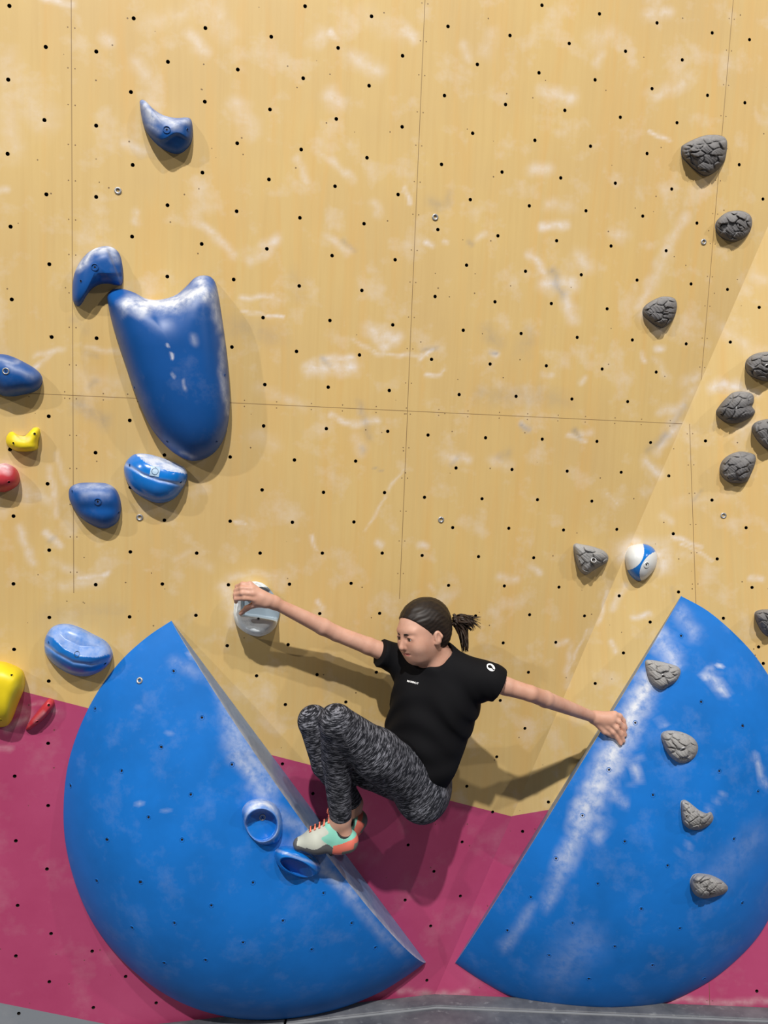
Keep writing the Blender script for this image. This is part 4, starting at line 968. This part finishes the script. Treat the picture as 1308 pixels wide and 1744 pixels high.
# --- hair
hr = Field(HC-.16, HC+.16, .002)
def hs(c, r, k=.02): hr.ell(H_(*c), HX, np.array(r)*HS, k)
hs((-.018, 0, .033), (.105, .081, .092)); hs((-.035, 0, -.010), (.080, .074, .078), .02)
x, y, z = hr.grid([hr.lo[i]+hr.vox*np.arange(hr.n[i]) for i in range(3)])
X, Y, Z = [((x-HC[0])*w_[0]+(y-HC[1])*w_[1]+(z-HC[2])*w_[2])/HS for w_ in (Fh, Lh, Uh)]
lineH = np.maximum(.004+(X-.010)*1.02, -.002) - .10*np.maximum(np.abs(Y)-.045, 0)        # hairline rises to the forehead
front = lineH - Z
back = np.maximum(X+.026, -.078-Z)
d = np.minimum(front, back)
hr.D = (hr.D + .0005*np.sin(Y*300+X*90+2*np.sin(Z*60)) + .0004*np.sin(Z*420+X*160+1.5*np.sin(X*80))).astype(np.float32)
hr.D = np.maximum(hr.D, d).astype(np.float32)
hr.ell(H_(-.006, .078, -.016), HX, np.array((.018, .022, .027))*HS, .002, 's')
Vh, Fh_ = hr.mesh(); Vh = relax(Vh, Fh_, 2, .4); del hr, X, Y, Z, x, y, z, d, front, back, lineH
def hair_mat():
    m = new_mat('dark_brown_hair', (.018, .011, .008), .5, .35); N = NT(m); co = coords(N)
    c = N.mix(N.rng(N.noise(N.vscale(co, (60, 60, 300)), 1.0, 3, .6), .3, .7), (.006, .004, .0035), (.022, .013, .009)); N.l(c, N.b.inputs['Base Color']); return m
M_HAIR = hair_mat(); M_TAIL = new_mat('brown_hair_ends', (.030, .017, .011), .5, .35)
hair = mesh_obj('hair', Vh, Fh_, M_HAIR, person)
def tube(name, chains, mat, parent, seg=7, radf=None):
    V_, Fc = [], []
    for pts, rad in chains:
        P = np.array(pts, float); n = len(P)
        if np.isscalar(rad): rad = [rad]*n
        T = np.gradient(P, axis=0); T /= np.linalg.norm(T, axis=1)[:, None]+1e-12
        a = nrm(np.cross(T[0], [.3, .2, 1])); base = len(V_)
        for i in range(n):
            a = nrm(a-(a@T[i])*T[i]); b = np.cross(T[i], a)
            for k in range(seg):
                t = 2*math.pi*k/seg; V_.append(P[i]+rad[i]*(a*math.cos(t)+b*math.sin(t)))
        for i in range(n-1):
            for k in range(seg):
                k2 = (k+1) % seg; Fc.append((base+i*seg+k, base+i*seg+k2, base+(i+1)*seg+k2, base+(i+1)*seg+k))
        Fc.append(tuple(base+k for k in reversed(range(seg)))); Fc.append(tuple(base+(n-1)*seg+k for k in range(seg)))
    return mesh_obj(name, V_, Fc, mat, parent)
def bez(a, b, c, n=9): t = np.linspace(0, 1, n)[:, None]; return (1-t)**2*np.array(a)+2*t*(1-t)*np.array(b)+t*t*np.array(c)
eh = .40
root = H_(-.112, .0, .022); rp = project(root); dep = (root-CAMP)@np.array([0, cp, sp])
def Z_(px, py, dd=0): return CAMP+rays(px, py)*(dep+dd)
ch = []
g = np.random.default_rng(3)
for k in range(300):
    th = g.random()
    st = Z_(775+g.normal(0, 2), 1058+g.normal(0, 4), g.normal(0, .008))
    m1 = Z_(789+g.normal(0, 4.0), 1052+g.normal(0, 8), g.normal(0, .018))
    if th < .55: en = Z_(g.uniform(786, 798), g.uniform(1088, 1112), g.normal(0, .014)); m1 = Z_(790+g.normal(0, 4), 1060+g.normal(0, 7), g.normal(0, .014))
    elif th < .85: en = Z_(g.uniform(795, 808), g.uniform(1052, 1075), g.normal(0, .018))
    else: en = Z_(g.uniform(808, 820), g.uniform(1048, 1076), g.normal(0, .02)); m1 = Z_(796, 1048+g.normal(0, 5), g.normal(0, .015))
    w = g.uniform(.0024, .0040)*(1 if th < .85 else .5); ch.append((bez(st, m1, en, 10), list(w*np.array([1, 1.3, 1.5, 1.5, 1.3, 1.1, .9, .6, .4, .15]))))
tail = tube('ponytail', ch, M_TAIL, person, 6)
tube('hair_tie', [(np.array([Z_(776, 1058, 0)+.013*(math.cos(t)*nrm(np.cross([1, 0, .2], [0, 1, 0]))+math.sin(t)*np.array([0, 1, 0])) for t in np.linspace(0, 2*math.pi, 20)]), .0045)], new_mat('hair_tie', (.01, .01, .012), .7), person)
# eyes, brows
M_EYE = new_mat('eye_white', (.6, .55, .52), .25); M_IRIS = new_mat('iris', (.05, .025, .015), .2)
def ball(name, c, r, mats, parent, look=None, seg=20, ring=14, thr=.86):
    V_, Fc, mi = [], [], []
    for i in range(ring+1):
        ph = math.pi*i/ring
        for k in range(seg):
            t = 2*math.pi*k/seg; V_.append(c+r*(Uh*math.cos(ph)+math.sin(ph)*(Fh*math.cos(t)+Lh*math.sin(t))))
    for i in range(ring):
        for k in range(seg):
            k2 = (k+1) % seg; f = (i*seg+k, (i+1)*seg+k, (i+1)*seg+k2, i*seg+k2); Fc.append(f)
            q = nrm(np.mean([V_[j] for j in f], 0)-c); mi.append(1 if look is not None and q@look > thr else 0)
    return mesh_obj(name, V_, Fc, mats, parent, mat_idx=mi)
look = nrm(Fh-.35*Uh+.05*Lh)
for s in (1, -1):
    ball('eyeball', H_(.0775, s*.030, -.0035), .0112*HS, [M_EYE, M_IRIS], person, look, thr=.80)
    tube('eyebrow', [(np.array([H_(.0925-.0035*k-.0012*k*k*.5, s*(.014+.008*k), .0135+.0022*k-.0007*k*k) for k in range(5)]), [.0026, .0034, .0036, .0030, .0014])], M_HAIR, person, 6)
    tube('upper_lashes', [(np.array([H_(.0868-.0012*abs(k-1.5)**2, s*(.019+.0065*k), -.0012+.0022-.0009*(k-2)**2) for k in range(5)]), .0014)], M_HAIR, person, 5)

# --- climbing shoes
M_SHW = chalk_mat('shoe_upper_white', (.48, .50, .44), .6, dust=.2); M_SHM = new_mat('shoe_mint', (.20, .52, .42), .6); M_SHR = chalk_mat('grey_rubber', (.10, .10, .105), .6, dust=.35)
M_COR = new_mat('coral_rubber', (.72, .17, .12), .5); M_COL = new_mat('black_binding', (.012, .012, .014), .6); M_HEEL = new_mat('heel_rubber', (.17, .18, .15), .6)
def shoe(heel, toe, S, ank, side, opn):
    x_, y_, z_ = S; L = np.linalg.norm(toe-heel)
    P = lambda a, b, c: heel+x_*a*L+y_*b+z_*c
    f = Field(np.minimum(heel, toe)-.09, np.maximum(heel, toe)+.10, .0018)
    C = lambda a, b, r0, r1, k=.02: f.cone(P(*a), P(*b), r0, r1, k)
    C((.02, 0, .018), (.22, 0, .014), .030, .030); C((.02, 0, .030), (.20, 0, .040), .025, .030)
    C((.2, 0, .016), (.62, .004, .016), .031, .034); C((.62, .004, .016), (.93, .004, .002), .034, .0165)
    C((.25, 0, .040), (.62, 0, .022), .028, .024); C((.62, -.012, .010), (.90, -.006, .0), .024, .015)
    C((.40, 0, .050), (.62, 0, .030), .027, .022); C((.37, 0, .066), (.42, 0, .045), .021, .028)
    # flat sole
    g_ = [f.lo[i]+f.vox*np.arange(f.n[i]) for i in range(3)]; x, y, z = f.grid(g_)
    a = ((x-heel[0])*x_[0]+(y-heel[1])*x_[1]+(z-heel[2])*x_[2])/L; c = (x-heel[0])*z_[0]+(y-heel[1])*z_[1]+(z-heel[2])*z_[2]
    solez = -.013 - .010*np.exp(-((a-.05)/.16)**2) + .006*np.exp(-((a-.30)/.12)**2)
    f.D = np.maximum(f.D, (solez-c)*.9).astype(np.float32)
    f.ell(P(.12, 0, .088), S, (.028, .05, .044), .004, 's')
    V, F = f.mesh(); V = relax(V, F, 1, .4)
    l = np.stack([((V-heel)@x_)/L, (V-heel)@y_, (V-heel)@z_], -1)[F].mean(1); a, b, c = l.T
    rim = (((a-.12)*L/.028)**2+(b/.05)**2+((c-.088)/.044)**2)
    mi = np.where(a > .47+.06*np.sin(c*180), 0, 1)
    rand = (c < .010+.018*np.exp(-((a-.42)/.14)**2)-.004*(a > .8)) | (a > .97)
    mi = np.where(rand & (a > .22), 2, mi)
    cor = (a < .30) & (c < .040-.05*(a-.0)); mi = np.where(cor, 3, mi)
    mi = np.where((a < .12) & (c < .010-.04*a) | (c < -.010) & (a < .3), 5, mi)
    mi = np.where((a < -.09) & (c < .03), 5, mi)
    mi = np.where((rim < 1.32) & (c > .035), 4, mi)
    o = mesh_obj('climbing_shoe', V, F, [M_SHW, M_SHM, M_SHR, M_COR, M_COL, M_HEEL], person, mat_idx=mi)
    t = BVHTree.FromPolygons([tuple(v) for v in V], [tuple(int(i) for i in q) for q in F])
    def top(a_, b_, off=.001):
        r = t.ray_cast(Vector(P(a_, b_, .12)), Vector(-z_)); return (np.array(r[0])+z_*off) if r[0] is not None else P(a_, b_, .06)
    if opn:
        M_LACE = new_mat('coral_lace', (.80, .20, .13), .6); M_TON = new_mat('black_tongue', (.02, .02, .022), .7)
        cs = []
        for a_ in (.42, .50, .58, .66, .74):
            cs.append((np.array([top(a_+.02*s_, b_, .0035) for s_, b_ in ((0, -.017), (.3, -.006), (.6, .006), (1, .017))]), .0019))
            cs.append((np.array([top(a_+.02*s_, -b_, .0035) for s_, b_ in ((0, -.017), (.3, -.006), (.6, .006), (1, .017))]), .0019))
        k0 = top(.40, -.004*side, .006)
        up = z_; 
        for sgn, hgt, fw in ((1, .040, .006), (-1, .020, -.010)):
            cs.append((np.array([k0, k0+up*hgt*.5+x_*.012+y_*.004*sgn, k0+up*hgt+x_*.006+y_*.004*sgn, k0+up*hgt*.95-x_*.004, k0+up*hgt*.5-x_*.004, k0])+0, .0016))
        cs.append((np.array([k0+x_*.006, k0+z_*.003, k0-x_*.006]), .0045))
        tube('laces', cs, M_LACE, o, 6)
        tg = [np.array([top(a_, b_, .0012) for a_ in np.linspace(.40, .78, 14)]) for b_ in (-.009, -.0045, 0, .0045, .009)]
        V2 = np.concatenate(tg); F2 = [(i*14+j, i*14+j+1, (i+1)*14+j+1, (i+1)*14+j) for i in range(4) for j in range(13)]
        mesh_obj('tongue', V2, F2, M_TON, o)
        # pull tab over the instep
        mesh_obj('pull_tab', [P(.33, b_, c_)+z_*0 for b_ in (-.012, .012) for c_ in (.050, .074)] + [P(.345, b_, c_) for b_ in (-.012, .012) for c_ in (.050, .074)],
                 [(0, 1, 3, 2), (4, 6, 7, 5), (0, 4, 5, 1), (2, 3, 7, 6), (1, 5, 7, 3), (0, 2, 6, 4)], M_SHW, o, smooth=False)
    else:
        q = P(.02, -.02, .055)
        tube('laces', [(np.array([q, q-x_*.012+z_*.012, q-x_*.022+z_*.004, q-x_*.010-z_*.004, q]), .0016)], M_COL, o, 6)
    return o
shL = shoe(heelL, toeL, SL, aL, 1, True)
shR = shoe(heelR, toeR, SR, aR, 1, False)
shL['label'] = 'mint, white and grey climbing shoe with coral laces'; shR['label'] = 'far climbing shoe seen from its coral heel'

# --- prints on the t-shirt
M_PRINT = new_mat('white_print', (.85, .85, .86), .6)
def text_on(txt, cx, cy, wpx, rot, obj, mat):
    cu = bpy.data.curves.new('t', 'FONT'); cu.body = txt; cu.align_x = 'CENTER'; cu.align_y = 'CENTER'; cu.size = 1; cu.offset = .02
    to = bpy.data.objects.new('t', cu); scene.collection.objects.link(to); dg = bpy.context.evaluated_depsgraph_get(); me = bpy.data.meshes.new_from_object(to.evaluated_get(dg))
    bm = bmesh.new(); bm.from_mesh(me); bmesh.ops.triangulate(bm, faces=bm.faces)
    w = max(v.co.x for v in bm.verts)-min(v.co.x for v in bm.verts); sc = wpx/w; c_, s_ = math.cos(rot), math.sin(rot)
    V_ = []
    for v in bm.verts:
        a, b = v.co.x*sc, -v.co.y*sc; c = cast(cx+a*c_-b*s_, cy+a*s_+b*c_, [obj]); V_.append(c[0]-nrm(rays(cx, cy))*.0015)
    F_ = [tuple(x.index for x in f.verts) for f in bm.faces]; bm.free(); bpy.data.objects.remove(to); bpy.data.curves.remove(cu)
    return mesh_obj('chest_print', V_, F_, mat, obj, smooth=False)
text_on('MAMMUT', 703, 1162, 20, .24, tee, M_PRINT)['label'] = 'small white lettering across the chest'
def patch(name, polys, obj, mats, lab):
    V_, Fc, mi = [], [], []
    for pts, k in polys:
        s = len(V_)
        for x, y in pts:
            c = cast(x, y, [obj])
            if c is None: return
            V_.append(c[0]-nrm(rays(x, y))*(.0014+.0004*k))
        Fc.append(tuple(range(s, len(V_)))); mi.append(k)
    o = mesh_obj(name, V_, Fc, mats, obj, smooth=False, mat_idx=mi); o['label'] = lab
def elps(cx, cy, rx, ry, rot, n=20): return [(cx+rx*math.cos(t)*math.cos(rot)-ry*math.sin(t)*math.sin(rot), cy+rx*math.cos(t)*math.sin(rot)+ry*math.sin(t)*math.cos(rot)) for t in np.linspace(0, 2*math.pi, n, endpoint=False)]
patch('sleeve_emblem', [(elps(836, 1136.5, 8, 5.6, .7), 0), ([(831, 1133), (835, 1132), (838, 1135), (840, 1139), (843, 1140), (841, 1142), (837, 1138), (834, 1138), (831, 1136)], 1)], tee, [M_PRINT, M_TEE], 'round white emblem on the sleeve')
